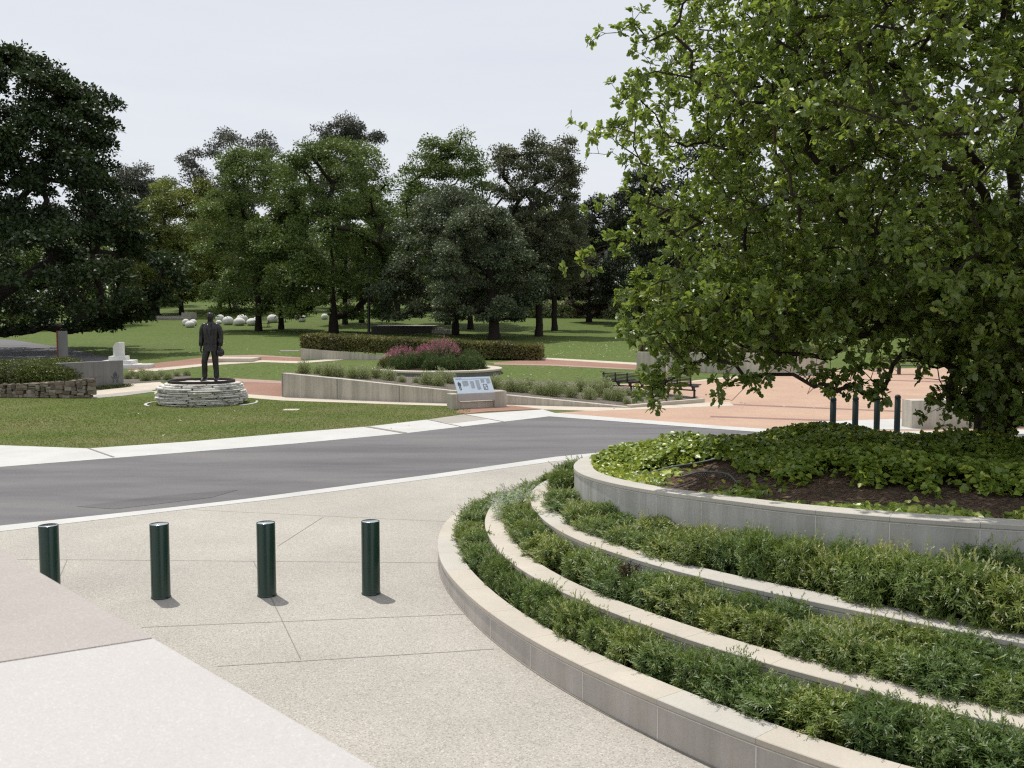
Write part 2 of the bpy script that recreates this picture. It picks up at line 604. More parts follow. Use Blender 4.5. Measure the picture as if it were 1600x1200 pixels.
M['leaf_oak'] = leaf_mat('oak_leaves', [(0, (0.0765, 0.1088, 0.0266)), (0.5, (0.14, 0.1988, 0.0443)), (0.86, (0.2241, 0.2824, 0.0575)), (1, (0.4073, 0.3869, 0.0775))], 0.46, (0.33, 0.44, 0.055), 0.33, 0.6)
M['leaf_dark'] = leaf_mat('dark_oak_leaves', [(0, (0.0156, 0.0276, 0.0108)), (0.6, (0.0288, 0.0494, 0.0156)), (1, (0.0552, 0.0828, 0.0216))], 0.14, (0.06, 0.1035, 0.0144), 0.5, 0.3)
M['leaf_elm'] = leaf_mat('elm_leaves', [(0, (0.0479, 0.0786, 0.0251)), (0.6, (0.0959, 0.1398, 0.0376)), (1, (0.1796, 0.2184, 0.0552))], 0.25, (0.2036, 0.2949, 0.0376), 0.5, 0.3)
M['leaf_grey'] = leaf_mat('grey_green_leaves', [(0, (0.0466, 0.0655, 0.0342)), (0.6, (0.0953, 0.1193, 0.0646)), (1, (0.1654, 0.1887, 0.1063))], 0.18, (0.1273, 0.1733, 0.057), 0.5, 0.3)
M['leaf_olive'] = leaf_mat('olive_brown_leaves', [(0, (0.0435, 0.055, 0.03)), (0.6, (0.0824, 0.0972, 0.0528)), (1, (0.1628, 0.1648, 0.0874))], 0.2, (0.1519, 0.169, 0.046), 0.5, 0.3)
M['leaf_yellow'] = leaf_mat('yellow_green_leaves', [(0, (0.0827, 0.1077, 0.0312)), (0.6, (0.1549, 0.1864, 0.052)), (1, (0.2789, 0.2899, 0.0728))], 0.3, (0.2891, 0.3519, 0.039), 0.5, 0.25)
M['leaf_gum'] = leaf_mat('gum_leaves', [(0, (0.0469, 0.0527, 0.0396)), (0.6, (0.0895, 0.0976, 0.0748)), (1, (0.1599, 0.16, 0.1276))], 0.15, (0.1066, 0.117, 0.066), 0.5, 0.3)
M['leaf_black'] = leaf_mat('blackish_green_leaves', [(0, (0.0192, 0.027, 0.0165)), (1, (0.0512, 0.066, 0.036))], 0.12, (0.048, 0.075, 0.015), 0.55, 0.25)  # near-black green, the own tone of the dark background trees
M['leaf_shrub'] = leaf_mat('terrace_shrub_leaves', [(0, (0.061, 0.0993, 0.0252)), (0.5, (0.1474, 0.2115, 0.0544)), (0.84, (0.2414, 0.3129, 0.0814)), (0.93, (0.4623, 0.464, 0.1455)), (1, (0.4623, 0.5109, 0.506))], 0.28, (0.2915, 0.3921, 0.0556), 0.42, 0.4)
M['leaf_pale'] = leaf_mat('silver_shrub_leaves', [(0, (0.2016, 0.28, 0.1344)), (0.5, (0.448, 0.5376, 0.3248)), (1, (0.6, 0.6, 0.6))], 0.2, (0.336, 0.448, 0.1792), 0.6, 0.3)
M['leaf_bed'] = leaf_mat('grey_shrub_leaves', [(0, (0.1215, 0.1475, 0.0536)), (0.55, (0.297, 0.332, 0.1414)), (1, (0.6, 0.6, 0.4875))], 0.2, (0.324, 0.3933, 0.1219), 0.55, 0.3)
M['leaf_ivy'] = leaf_mat('ivy_leaves', [(0, (0.0924, 0.149, 0.0272)), (0.5, (0.2093, 0.2979, 0.049)), (0.82, (0.354, 0.4256, 0.0706)), (1, (0.6, 0.6, 0.1358))], 0.3, (0.4925, 0.56, 0.0458), 0.35, 0.5)
M['leaf_hedge'] = leaf_mat('hedge_leaves', [(0, (0.0704, 0.0528, 0.0308)), (0.45, (0.1095, 0.1091, 0.04)), (1, (0.2346, 0.22, 0.0693))], 0.2, (0.1564, 0.176, 0.0308), 0.55, 0.25)
M['leaf_hedge_red'] = leaf_mat('bronze_hedge_leaves', [(0, (0.030, 0.018, 0.016)), (1, (0.085, 0.062, 0.045))], 0.15, (0.07, 0.05, 0.03), 0.6, 0.2)
M['leaf_clip'] = leaf_mat('clipped_leaves', [(0, (0.0375, 0.0576, 0.0132)), (1, (0.1375, 0.162, 0.0352))], 0.2, (0.1125, 0.156, 0.022), 0.5, 0.3)
M['leaf_pink'] = leaf_mat('pink_flower_spikes', [(0, (0.2262, 0.0884, 0.1147)), (0.6, (0.4113, 0.1768, 0.2203)), (1, (0.5347, 0.2808, 0.3121))], 0.25, (0.4113, 0.156, 0.1835), 0.7, 0.2)
M['leaf_green'] = leaf_mat('mounded_shrub_leaves', [(0, (0.036, 0.062, 0.0196)), (1, (0.105, 0.1473, 0.049))], 0.2, (0.105, 0.155, 0.028), 0.5, 0.3)
M['leaf_fallen'] = leaf_mat('fallen_leaves', [(0, (0.30, 0.26, 0.15)), (1, (0.62, 0.58, 0.44))], 0.1, (0.4, 0.35, 0.2), 0.7, 0.2)

# ------------------------------------------------------------------ foliage meshes
SHAPES = {
    'diamond': ([(0, 0, 0), (.45, .5, .02), (1, 0, -.14), (.45, -.5, .02)], [(0, 1, 2, 3)]),
    'oak': ([(0, 0, 0), (.5, 0, .05), (1, 0, -.10), (.22, .16, .05), (.36, .36, .08), (.47, .26, .08), (.66, .52, .07), (.78, .36, .03), (.93, .30, -.04),
             (.22, -.16, .05), (.36, -.36, .08), (.47, -.26, .08), (.66, -.52, .07), (.78, -.36, .03), (.93, -.30, -.04)],
            [(0, 1, 2, 8, 7, 6, 5, 4, 3), (0, 9, 10, 11, 12, 13, 14, 2, 1)]),
    'ivy': ([(0, 0, 0), (1, 0, -.12), (-.12, .30, .03), (.22, .56, .05), (.62, .34, .02),
             (-.12, -.30, .03), (.22, -.56, .05), (.62, -.34, .02)],
            [(0, 1, 4, 3, 2), (0, 5, 6, 7, 1)]),
}


def unit(a):
    return a / np.maximum(np.linalg.norm(a, axis=-1, keepdims=True), 1e-9)


def leaf_arrays(P, D, Nn, L, W, shape):
    sv, sf = SHAPES[shape]
    sv = np.array(sv)
    D = unit(D)
    S = unit(np.cross(Nn, D))
    Nn = np.cross(D, S)
    V = (P[:, None, :] + D[:, None, :] * (sv[None, :, 0:1] * L[:, None, None]) + S[:, None, :] * (sv[None, :, 1:2] * W[:, None, None])
         + Nn[:, None, :] * (sv[None, :, 2:3] * L[:, None, None]))
    n, k = len(P), len(sv)
    base = (np.arange(n) * k)[:, None]
    fs = [base + np.array(f)[None, :] for f in sf]
    return V.reshape(-1, 3), fs


def leaves(name, P, D, Nn, L, W, tint, shape, mat, parent=None):
    V, fs = leaf_arrays(P, D, Nn, L, W, shape)
    t = np.concatenate([tint] * len(fs))
    return raw_mesh(name, V, fs, mat, parent, False, t)


def rand_dir(n, rng):
    v = rng.normal(size=(n, 3))
    return unit(v)


def segs_mesh(name, A, B, ra, rb, sides, mat, parent=None):
    """tapered tubes, one per segment"""
    A, B = np.asarray(A, float), np.asarray(B, float)
    d = unit(B - A)
    up = np.where(np.abs(d[:, 2:3]) > 0.9, np.array([[1.0, 0, 0]]), np.array([[0, 0, 1.0]]))
    u = unit(np.cross(d, up))
    w = np.cross(d, u)
    ang = 2 * np.pi * np.arange(sides) / sides
    ring = u[:, None, :] * np.cos(ang)[None, :, None] + w[:, None, :] * np.sin(ang)[None, :, None]
    ext = d * np.minimum(ra, rb)[:, None] * 0.5
    Va = (A - ext)[:, None, :] + ring * np.asarray(ra)[:, None, None]
    Vb = (B + ext)[:, None, :] + ring * np.asarray(rb)[:, None, None]
    V = np.concatenate([Va, Vb], 1).reshape(-1, 3)
    k = np.arange(sides)
    q = np.stack([k, (k + 1) % sides, (k + 1) % sides + sides, k + sides], 1)
    Fq = (np.arange(len(A)) * 2 * sides)[:, None, None] + q[None]
    return V, Fq.reshape(-1, 4)


def tubes_object(name, groups, mat, parent=None):
    Vs, Fs, o = [], [], 0
    for V, Fq in groups:
        Vs.append(V)
        Fs.append(Fq + o)
        o += len(V)
    return raw_mesh(name, np.concatenate(Vs), [np.concatenate(Fs)], mat, parent, True)


class Skeleton:
    """branches grown by joining every new point to the nearest existing node"""
    def __init__(self, rng):
        self.P, self.par, self.rng = [], [], rng

    def add(self, p, par):
        self.P.append(np.asarray(p, float))
        self.par.append(par)
        return len(self.P) - 1

    def path(self, start, pts, step=0.3, wob=0.04):
        cur = start
        for q in pts:
            a = self.P[cur]
            q = np.asarray(q, float)
            L = np.linalg.norm(q - a)
            n = max(1, int(L / step))
            for i in range(1, n + 1):
                t = i / n
                p = a * (1 - t) + q * t
                if i < n:
                    p = p + self.rng.normal(size=3) * wob
                cur = self.add(p, cur)
        return cur

    def attach(self, pts, step=0.25, wob=0.03, sag=0.0, root=None, bias=0.35):
        pts = np.asarray(pts, float)
        root = self.P[0] if root is None else np.asarray(root)
        order = np.argsort(np.linalg.norm(pts - root, axis=1))
        buf = np.zeros((len(self.P) + len(pts) * 60, 3))
        n = len(self.P)
        buf[:n] = np.array(self.P)
        for i in order:
            q = pts[i]
            d = np.linalg.norm(buf[:n] - q, axis=1)
            # prefer nodes nearer the root than the new point
            back = np.maximum(0, np.linalg.norm(buf[:n] - root, axis=1) - np.linalg.norm(q - root))
            j = int(np.argmin(d + bias * back))
            a = buf[j]
            L = np.linalg.norm(q - a)
            if L < 0.02:
                continue
            m = max(1, min(40, int(L / step)))
            cur = j
            for k in range(1, m + 1):
                t = k / m
                p = a * (1 - t) + q * t
                p = p + np.array([0, 0, -sag * L * 4 * t * (1 - t)])
                if k < m:
                    p = p + self.rng.normal(size=3) * wob
                cur = self.add(p, cur)
                buf[n] = p
                n += 1

    def radii(self, tip=0.004, power=0.5):
        n = len(self.P)
        cnt = np.zeros(n)
        kids = np.zeros(n, int)
        for i in range(n):
            if self.par[i] >= 0:
                kids[self.par[i]] += 1
        cnt[kids == 0] = 1
        for i in range(n - 1, -1, -1):
            if self.par[i] >= 0:
                cnt[self.par[i]] += cnt[i]
        return tip * np.maximum(cnt, 1) ** power, kids

    def arrays(self):
        return np.array(self.P), np.array(self.par)


def branch_tubes(P, par, R, sel, sides):
    idx = np.where(sel & (par >= 0))[0]
    if len(idx) == 0:
        return None
    return segs_mesh('', P[par[idx]], P[idx], np.minimum(R[par[idx]], R[idx] * 1.6), R[idx], sides, None)


def clumps_on_profile(rng, n, h0, h1, prof, jitter=0.18, inner=0.25):
    """clump centres on a surface of revolution given as radius at each height fraction"""
    t = rng.random(n)
    r = np.interp(t, np.linspace(0, 1, len(prof)), prof)
    a = rng.random(n) * 2 * np.pi
    k = np.where(rng.random(n) < inner, rng.random(n) ** 0.5 * 0.8, 0.86 + rng.random(n) * jitter)
    p1, p2 = rng.random(2) * 6.28
    k = k * (1 + 0.13 * np.sin(3 * a + 4 * t + p1) + 0.10 * np.sin(5 * a - 6 * t + p2))
    t = np.clip(t + 0.06 * np.sin(4 * a + p2), 0, 1)
    return np.stack([np.cos(a) * r * k, np.sin(a) * r * k, h0 + (h1 - h0) * t], 1)


def clump_leaves(rng, C, R, n, squash=0.75, droop=0.0):
    """leaf points spread over leafy clumps, denser towards each clump's outside"""
    i = rng.integers(0, len(C), n)
    d = rand_dir(n, rng)
    d[:, 2] = np.where(d[:, 2] < -0.3, -d[:, 2] * 0.6, d[:, 2])
    k = rng.random(n) ** 0.45
    off = d * k[:, None] * R[i][:, None]
    off[:, 2] *= squash
    P = C[i] + off
    D = unit(d + rng.normal(size=(n, 3)) * 0.7 + np.array([0, 0, -droop]))
    Nn = unit(d * 0.6 + rng.normal(size=(n, 3)) * 0.55 + np.array([0, 0, 0.55]))
    return P, D, Nn, i


def far_tree(name, label, px, d, top_py, rad_px, mat, seed, prof, bottom=0.25, n=12000, leaf=0.34, nclump=70, clr=0.2,
             bark='bark_dark', trunk_r=0.32, limbs=9, wh=0.55, group=None, offx=0.0, lean=0.0, droop=0.15, depth=0.85, low_px=None):
    rng = np.random.default_rng(seed)
    x = pxd(px, d)
    g = G(d)
    ztop = CH + (HOR - top_py) * d / F
    H = ztop - g
    Rr = rad_px * d / F
    root = thing(name, label, 'tree', (x, d, g), 0, group)
    h0 = bottom * H
    nclump = int(nclump * 1.5)
    n = int(n * 2.9)
    leaf *= 0.74
    clr *= 1.12
    C = clumps_on_profile(rng, nclump, h0, H * 0.965, np.array(prof) * Rr)
    C[:, 1] *= depth
    C[:, 0] += offx * d / F
    cr = Rr * clr * (0.6 + 0.7 * rng.random(nclump))
    P, D, Nn, i = clump_leaves(rng, C, cr, n, 0.8, droop)
    ct = rng.random(nclump)
    tint = np.clip(0.15 + 0.5 * ct[i] + 0.4 * rng.random(n) - 0.05, 0, 1)
    L = leaf * (0.6 + 0.8 * rng.random(n))
    keep = P[:, 2] > 0.35
    leaves('crown', P[keep], D[keep], Nn[keep], L[keep], L[keep] * wh, tint[keep], 'diamond', M[mat], root)
    sk = Skeleton(rng)
    b = sk.add((0, 0, -0.2), -1)
    b = sk.path(b, [(lean * 0.3, 0, h0 * 0.55), (lean, 0, h0 * 1.0)], 0.6, 0.03)
    fork = b
    sk.path(fork, [(lean + offx * d / F * 0.5, 0, H * 0.6)], 0.8, 0.1)
    sel = rng.permutation(nclump)[:max(limbs * 3, 12)]
    sk.attach(C[sel], 0.9, 0.12, -0.05)
    Pn, par = sk.arrays()
    R, kids = sk.radii(1.0, 0.5)
    R = R / R[0] * trunk_r
    R = np.maximum(R, 0.03)
    R[:3] *= np.array([1.45, 1.2, 1.05])[:len(R[:3])]
    V, Fq = segs_mesh('', Pn[par[1:]], Pn[1:], R[par[1:]], R[1:], 7, None)
    is_tr = np.arange(1, len(Pn)) <= fork
    Fq = Fq.reshape(-1, 7, 4)
    for nm, s in (('trunk', is_tr), ('branches', ~is_tr)):
        f = Fq[s].reshape(-1, 4)
        u, inv = np.unique(f, return_inverse=True)
        raw_mesh(nm, V[u], [inv.reshape(-1, 4)], M[bark], root, True)
    return root


# ------------------------------------------------------------------ ground surfaces
def ground_poly(name, pts, mat, level=1, kind='structure', lift=None, label=None, cat=None, thick=0.0):
    """flat sheet laid on the ground: level n lies n*4 mm above the lawn"""
    bm = bmesh.new()
    vs = [bm.verts.new((p[0], p[1], 0)) for p in pts]
    bm.faces.new(vs)
    for y in YB:
        bmesh.ops.bisect_plane(bm, geom=bm.verts[:] + bm.edges[:] + bm.faces[:], plane_co=(0, y, 0), plane_no=(0, 1, 0), dist=1e-4)
    off = 0.004 * level if lift is None else lift
    for v in bm.verts:
        v.co.z = G(v.co.y) + off
    bmesh.ops.triangulate(bm, faces=[f for f in bm.faces if len(f.verts) > 4])
    if thick:
        r = bmesh.ops.extrude_face_region(bm, geom=bm.faces[:])
        for v in [e for e in r['geom'] if isinstance(e, bmesh.types.BMVert)]:
            v.co.z -= thick
    bmesh.ops.recalc_face_normals(bm, faces=bm.faces)
    if not thick:
        for f in bm.faces:
            if f.normal.z < 0:
                f.normal_flip()
    me = bpy.data.meshes.new(name)
    bm.to_mesh(me)
    bm.free()
    me.materials.append(M[mat])
    o = link(bpy.data.objects.new(name, me))
    return tag(o, label, cat, None, kind)


def px_poly(name, pts, mat, level=1, **kw):
    return ground_poly(name, [at(*p) for p in pts], mat, level, **kw)


bm = bmesh.new()
xs = [-900, -300, -120, -60, -30, 0, 30, 60, 120, 300, 900]
ys = [-60, 0, 20, 37, 60, 85, 110, 150, 200, 300, 420, 1200]
grid = [[bm.verts.new((x, y, G(y))) for x in xs] for y in ys]
for a, b in zip(grid[:-1], grid[1:]):
    for k in range(len(xs) - 1):
        bm.faces.new((a[k], a[k + 1], b[k + 1], b[k]))
tag(from_bm('lawn', bm, M['grass']), kind='structure')

# forecourt, road, kerbs, footpath
near_kerb = [(-260, 862), (0, 831), (272, 798.5), (432, 780), (680, 747.5), (860, 722)]
road_near = [(-260, 850), (0, 822), (272, 793), (384, 780), (680, 741), (869, 714)]
road_far = [(-260, 752), (0, 730), (230, 712), (460, 693.5), (630, 677.7), (857, 651)]
nk = [at(*p) for p in near_kerb]
rn = [at(*p) for p in road_near]
rf = [at(*p) for p in road_far]
dn = (nk[-1] - nk[-2]).normalized()
nk2 = nk + [nk[-1] + dn * 4 + Vector((1.2, 0, 0)), Vector((9, 24.3, 0)), Vector((40, 24.6, 0))]
rn2 = rn + [rn[-1] + dn * 4 + Vector((1.2, 0, 0)), Vector((9, 24.7, 0)), Vector((40, 25.0, 0))]
ground_poly('forecourt', nk2 + [Vector((40, -20, 0)), Vector((-40, -20, 0)), Vector((-40, nk[0].y - 1, 0))], 'aggregate', 1)
e1, e2 = at(857, 651), at(1110, 670)
e3, e4 = Vector((9.0, 26.75, 0)), Vector((14.0, 27.5, 0))
ground_poly('road', rn2[:-1] + [Vector((40, 25.0, 0)), Vector((40, 29, 0)), e4, e3, e2, e1] + rf[::-1][1:], 'asphalt', 1)
ground_poly('kerb_strip', nk2 + rn2[::-1], 'white_concrete', 2)
ground_poly('road_edge_strip', [at(857, 651), at(1110, 670), e3, e4, Vector((40, 29, 0)), Vector((40, 29.9, 0)), e4 + Vector((0, 1.0, 0)), e3 + Vector((0.2, 1.0, 0)), at(1120, 665.5), at(867, 645.5)], 'white_concrete', 3)
ground_poly('road_repair', [at(120, 792), at(250, 775), at(372, 766), at(330, 778), at(180, 796)], 'asphalt_patch', 2)
fp_up = [(-260, 690), (0, 696), (138, 701), (300, 690), (460, 676), (572, 667), (667, 656), (725, 648), (848, 640), (867, 645.5)]
ground_poly('footpath', rf + [at(*p) for p in fp_up[::-1]], 'white_concrete', 2)
# a mulched square in the footpath beside the sign, brick strip under the sign
px_poly('footpath_repair', [(667, 656), (726, 648.5), (762, 655), (705, 662)], 'path_concrete', 3)
px_poly('sign_paving', [(712, 645), (722, 637), (800, 634), (848, 639.5), (760, 643.5), (728, 647)], 'red_brick', 3)
for k, (a, b) in enumerate([((138, 701), (178, 715)), ((572, 667), (633, 677)), ((668, 656), (725, 668)), ((726, 648), (790, 660))]):
    A, B = at(*a), at(*b)
    n = Vector((-(B - A).y, (B - A).x, 0)).normalized() * (0.03 if k != 1 else 0.09)
    ground_poly('paving_joint', [A - n, B - n, B + n, A + n], 'joint', 4)
jl = [((-30, 874), (690, 880)), ((222, 981), (735, 960)), ((340, 1042), (772, 1015)), ((300, 797), (752, 818)),
      ((434, 854), (504, 809)), ((105, 875), (88, 915)), ((396, 877), (470, 1031)), ((0, 1120), (330, 1160))]
for a, b in jl:
    A, B = at(*a), at(*b)
    n = Vector((-(B - A).y, (B - A).x, 0)).normalized() * 0.0045
    ground_poly('paving_joint', [A - n, B - n, B + n, A + n], 'joint', 2)

# brick plaza on the right, paths, strips
plaza = [at(867, 645.5), at(1120, 665.5), e3 + Vector((0.2, 1.0, 0)), e4 + Vector((0, 1.0, 0)), Vector((40, 29.9, 0)), Vector((60, 30.5, 0)), Vector((60, 54, 0)), at(1600, 571), at(1440, 575),
         at(1263, 579), at(1127, 590), at(1082, 595), at(952, 601), at(985, 637), at(930, 641)]
ground_poly('plaza', plaza, 'plaza_brick', 1)
ground_poly('plaza_edging', [at(1082, 595), at(1127, 590), at(1263, 579), at(1263, 580.6), at(1127, 592.5), at(1082, 597)], 'cream_concrete', 2)
for a, b, w in (((1100, 630), (1700, 655), 0.22), ((1110, 651), (1420, 661.5), 0.22), ((1250, 590), (1700, 604), 0.25)):
    A, B = at(*a), at(*b)
    n = Vector((-(B - A).y, (B - A).x, 0)).normalized() * w
    ground_poly('brick_band', [A - n, B - n, B + n, A + n], 'band_brick', 2)
px_poly('concrete_apron', [(1270, 659), (1440, 654), (1440, 672), (1240, 670)], 'white_concrete', 3)
# cream path along the foot of the wedge wall
px_poly('cream_path', [(230, 612), (300, 607), (385, 616), (440, 620), (527, 624), (700, 630.5), (792, 632.5), (985, 637.5), (1100, 629), (1140, 629), (1148, 634), (930, 642.5), (848, 640),
                       (792, 637), (700, 634.5), (560, 630), (440, 626), (385, 621.5)], 'cream_concrete', 2)
px_poly('brick_path', [(380, 596), (442, 599), (442, 620.5), (380, 617)], 'red_brick', 1)
px_poly('brick_path_edge', [(340, 590), (442, 595.5), (442, 599.5), (380, 597), (340, 594)], 'pink_brick', 2)
# paths behind the statue
px_poly('brick_path', [(196, 573), (330, 557), (402, 556), (470, 560), (470, 565), (410, 563.5), (330, 568), (235, 577), (200, 577)], 'red_brick', 1)
px_poly('path_edging', [(330, 556), (402, 554.6), (470, 558.5), (470, 560.5), (402, 556.8), (330, 558.2)], 'pink_brick', 2)
px_poly('path_edging', [(200, 579), (240, 576), (330, 567.5), (410, 563), (470, 564.8), (600, 555), (720, 552), (600, 557), (470, 568), (410, 566), (330, 571), (250, 579.5), (200, 582)], 'cream_concrete', 3)
px_poly('brick_path', [(760, 567), (845, 561), (1010, 571), (1010, 577.5), (860, 570)], 'red_brick', 1)
px_poly('path_edging', [(845, 558.5), (1005, 567.5), (1005, 570.8), (845, 561)], 'cream_concrete', 2)
px_poly('path_edging', [(772, 567.8), (860, 569.5), (1010, 577), (1010, 578.8), (860, 571.5), (772, 569.6)], 'pink_brick', 2)
px_poly('beige_path', [(192, 601), (250, 597), (262, 604), (230, 612), (150, 620), (142, 622), (130, 612)], 'cream_concrete', 2)
px_poly('flagstones', [(142, 623), (150, 618), (205, 612), (240, 609), (236, 613), (190, 619)], 'path_concrete', 3)
px_poly('asphalt_path', [(-200, 535), (0, 530), (20, 531), (110, 545), (200, 566), (200, 577), (130, 573), (0, 566), (-200, 566)], 'asphalt', 2)
# planting pocket behind the memorial wall
px_poly('planting_bed', [(192, 590), (215, 583), (290, 585), (300, 590), (250, 597), (192, 601)], 'gravel', 3)

# small flat markers set in the lawn
def marker(px, py, w, dpt, h, label, mat='cream_concrete', rz=0.0):
    p = at(px, py)
    b_ = bmesh.new()
    box(b_, (0, 0, h / 2), (w, dpt, h), bev=0.01)
    o = from_bm('lawn_marker', b_, M[mat])
    o.location = (p.x, p.y, p.z)
    o.rotation_euler = (math.atan(0.025) if p.y > 37 else 0, 0, rz)
    tag(o, label, 'marker')


marker(455, 641, 0.55, 0.5, 0.03, 'small flat pale marker in the front lawn right of the statue')
marker(452, 549, 1.4, 0.7, 0.04, 'small flat pale slab in the lawn left of the long hedge', 'path_concrete')
p = at(365, 564)
b_ = bmesh.new()
box(b_, (0, 0, 0.1), (2.9, 2.3, 0.22), bev=0.02)
o = tag(from_bm('stone_slab', b_, M['cream_concrete']), 'low flat cream stone slab on the brick path behind the statue', 'slab')
o.location = (p.x, p.y, p.z)

# ------------------------------------------------------------------ terraced planter
C0 = np.array([5.0, 11.5])
TH = np.arange(60.0, 421.0, 1.0)


def smooth_interp(tab, sig=5):
    t = np.array([a for a, _ in tab])
    v = np.array([b for _, b in tab])
    y = np.interp(TH, t, v)
    k = np.exp(-0.5 * (np.arange(-15, 16) / sig) ** 2)
    k /= k.sum()
    yp = np.concatenate([np.full(15, y[0]), y, np.full(15, y[-1])])
    return np.convolve(yp, k, 'valid')


WR = [smooth_interp(t) for t in (
    [(60, 7.4), (80, 7.6), (100, 7.8), (120, 7.8), (140, 7.35), (153, 6.77), (160.7, 6.39), (166, 6.17), (172, 5.97), (176.7, 5.83), (182, 5.66), (189, 5.53), (195, 5.45), (202, 5.39), (209.4, 5.38),
     (216.7, 5.41), (222.3, 5.46), (231, 5.6), (236, 5.74), (243, 5.95), (255, 6.2), (270, 6.5), (300, 7.1), (335, 7.5), (380, 7.4), (420, 7.4)],
    [(60, 6.6), (80, 6.8), (100, 7.0), (120, 7.05), (135, 6.72), (146, 6.33), (152.7, 6.0), (158.4, 5.77), (165, 5.53), (171.4, 5.28), (178.4, 5.12), (187.8, 4.91), (193.6, 4.82), (204.9, 4.70),
     (213, 4.65), (222.9, 4.70), (235.6, 4.86), (244, 5.04), (251, 5.26), (260, 5.5), (270, 5.8), (300, 6.4), (335, 6.75), (380, 6.6), (420, 6.6)],
    [(60, 5.9), (80, 6.1), (100, 6.25), (120, 6.3), (130, 6.15), (139, 5.93), (147.4, 5.55), (157.5, 5.10), (163.7, 4.84), (172.5, 4.52), (184, 4.22), (191, 4.06), (196.5, 3.92), (211.5, 3.77),
     (220, 3.73), (230, 3.77), (241.7, 3.86), (252, 4.08), (260, 4.35), (270, 4.7), (300, 5.4), (335, 5.95), (380, 5.9), (420, 5.9)],
    [(60, 5.1), (80, 5.3), (100, 5.45), (120, 5.45), (129.5, 5.32), (140, 5.14), (148.3, 4.8), (154.4, 4.56), (160.8, 4.16), (166.5, 3.84), (171, 3.58), (183.4, 3.10), (200, 2.78),
     (213, 2.735), (232, 2.76), (246.5, 2.74), (262.5, 2.78), (275, 2.95), (300, 3.6), (335, 4.6), (380, 5.1), (420, 5.1)])]
WZ = [np.interp(TH, [60, 172, 239, 300, 380, 420], [.24, .24, .38, .40, .24, .24]), np.interp(TH, [60, 178, 239, 300, 380, 420], [.50, .50, .61, .61, .5, .5]),
      np.interp(TH, [60, 172, 230, 300, 380, 420], [.76, .76, .86, .86, .76, .76]), smooth_interp([(60, 1.2), (152, 1.22), (171, 1.27), (183, 1.32), (200, 1.385), (213, 1.43), (232, 1.49), (250, 1.5), (310, 1.5), (360, 1.3), (420, 1.2)], 7)]
RAD = np.radians(TH)
WXY = [np.stack([C0[0] + r * np.cos(RAD), C0[1] + r * np.sin(RAD)], 1) for r in WR]


def wall_normals(xy):
    t = np.gradient(xy, axis=0)
    t = unit(t)
    return np.stack([t[:, 1], -t[:, 0]], 1)          # outward


def sweep(bm, xy, nrm, zt, prof, mat=0, i0=0, i1=None):
    """prof: (outward offset, z relative to the wall top) points, or an absolute z given as a tuple"""
    i1 = len(xy) if i1 is None else i1
    rows = []
    for i in range(i0, i1):
        rows.append([bm.verts.new((xy[i, 0] + nrm[i, 0] * o, xy[i, 1] + nrm[i, 1] * o, (zt[i] + z if not isinstance(z, tuple) else z[0]))) for o, z in prof])
    m = len(prof)
    for a, b in zip(rows[:-1], rows[1:]):
        for k in range(m):
            f = bm.faces.new((a[k], a[(k + 1) % m], b[(k + 1) % m], b[k]))
            f.material_index = mat
            f.smooth = False
    bm.faces.new(rows[0]).material_index = mat
    bm.faces.new(rows[-1][::-1]).material_index = mat


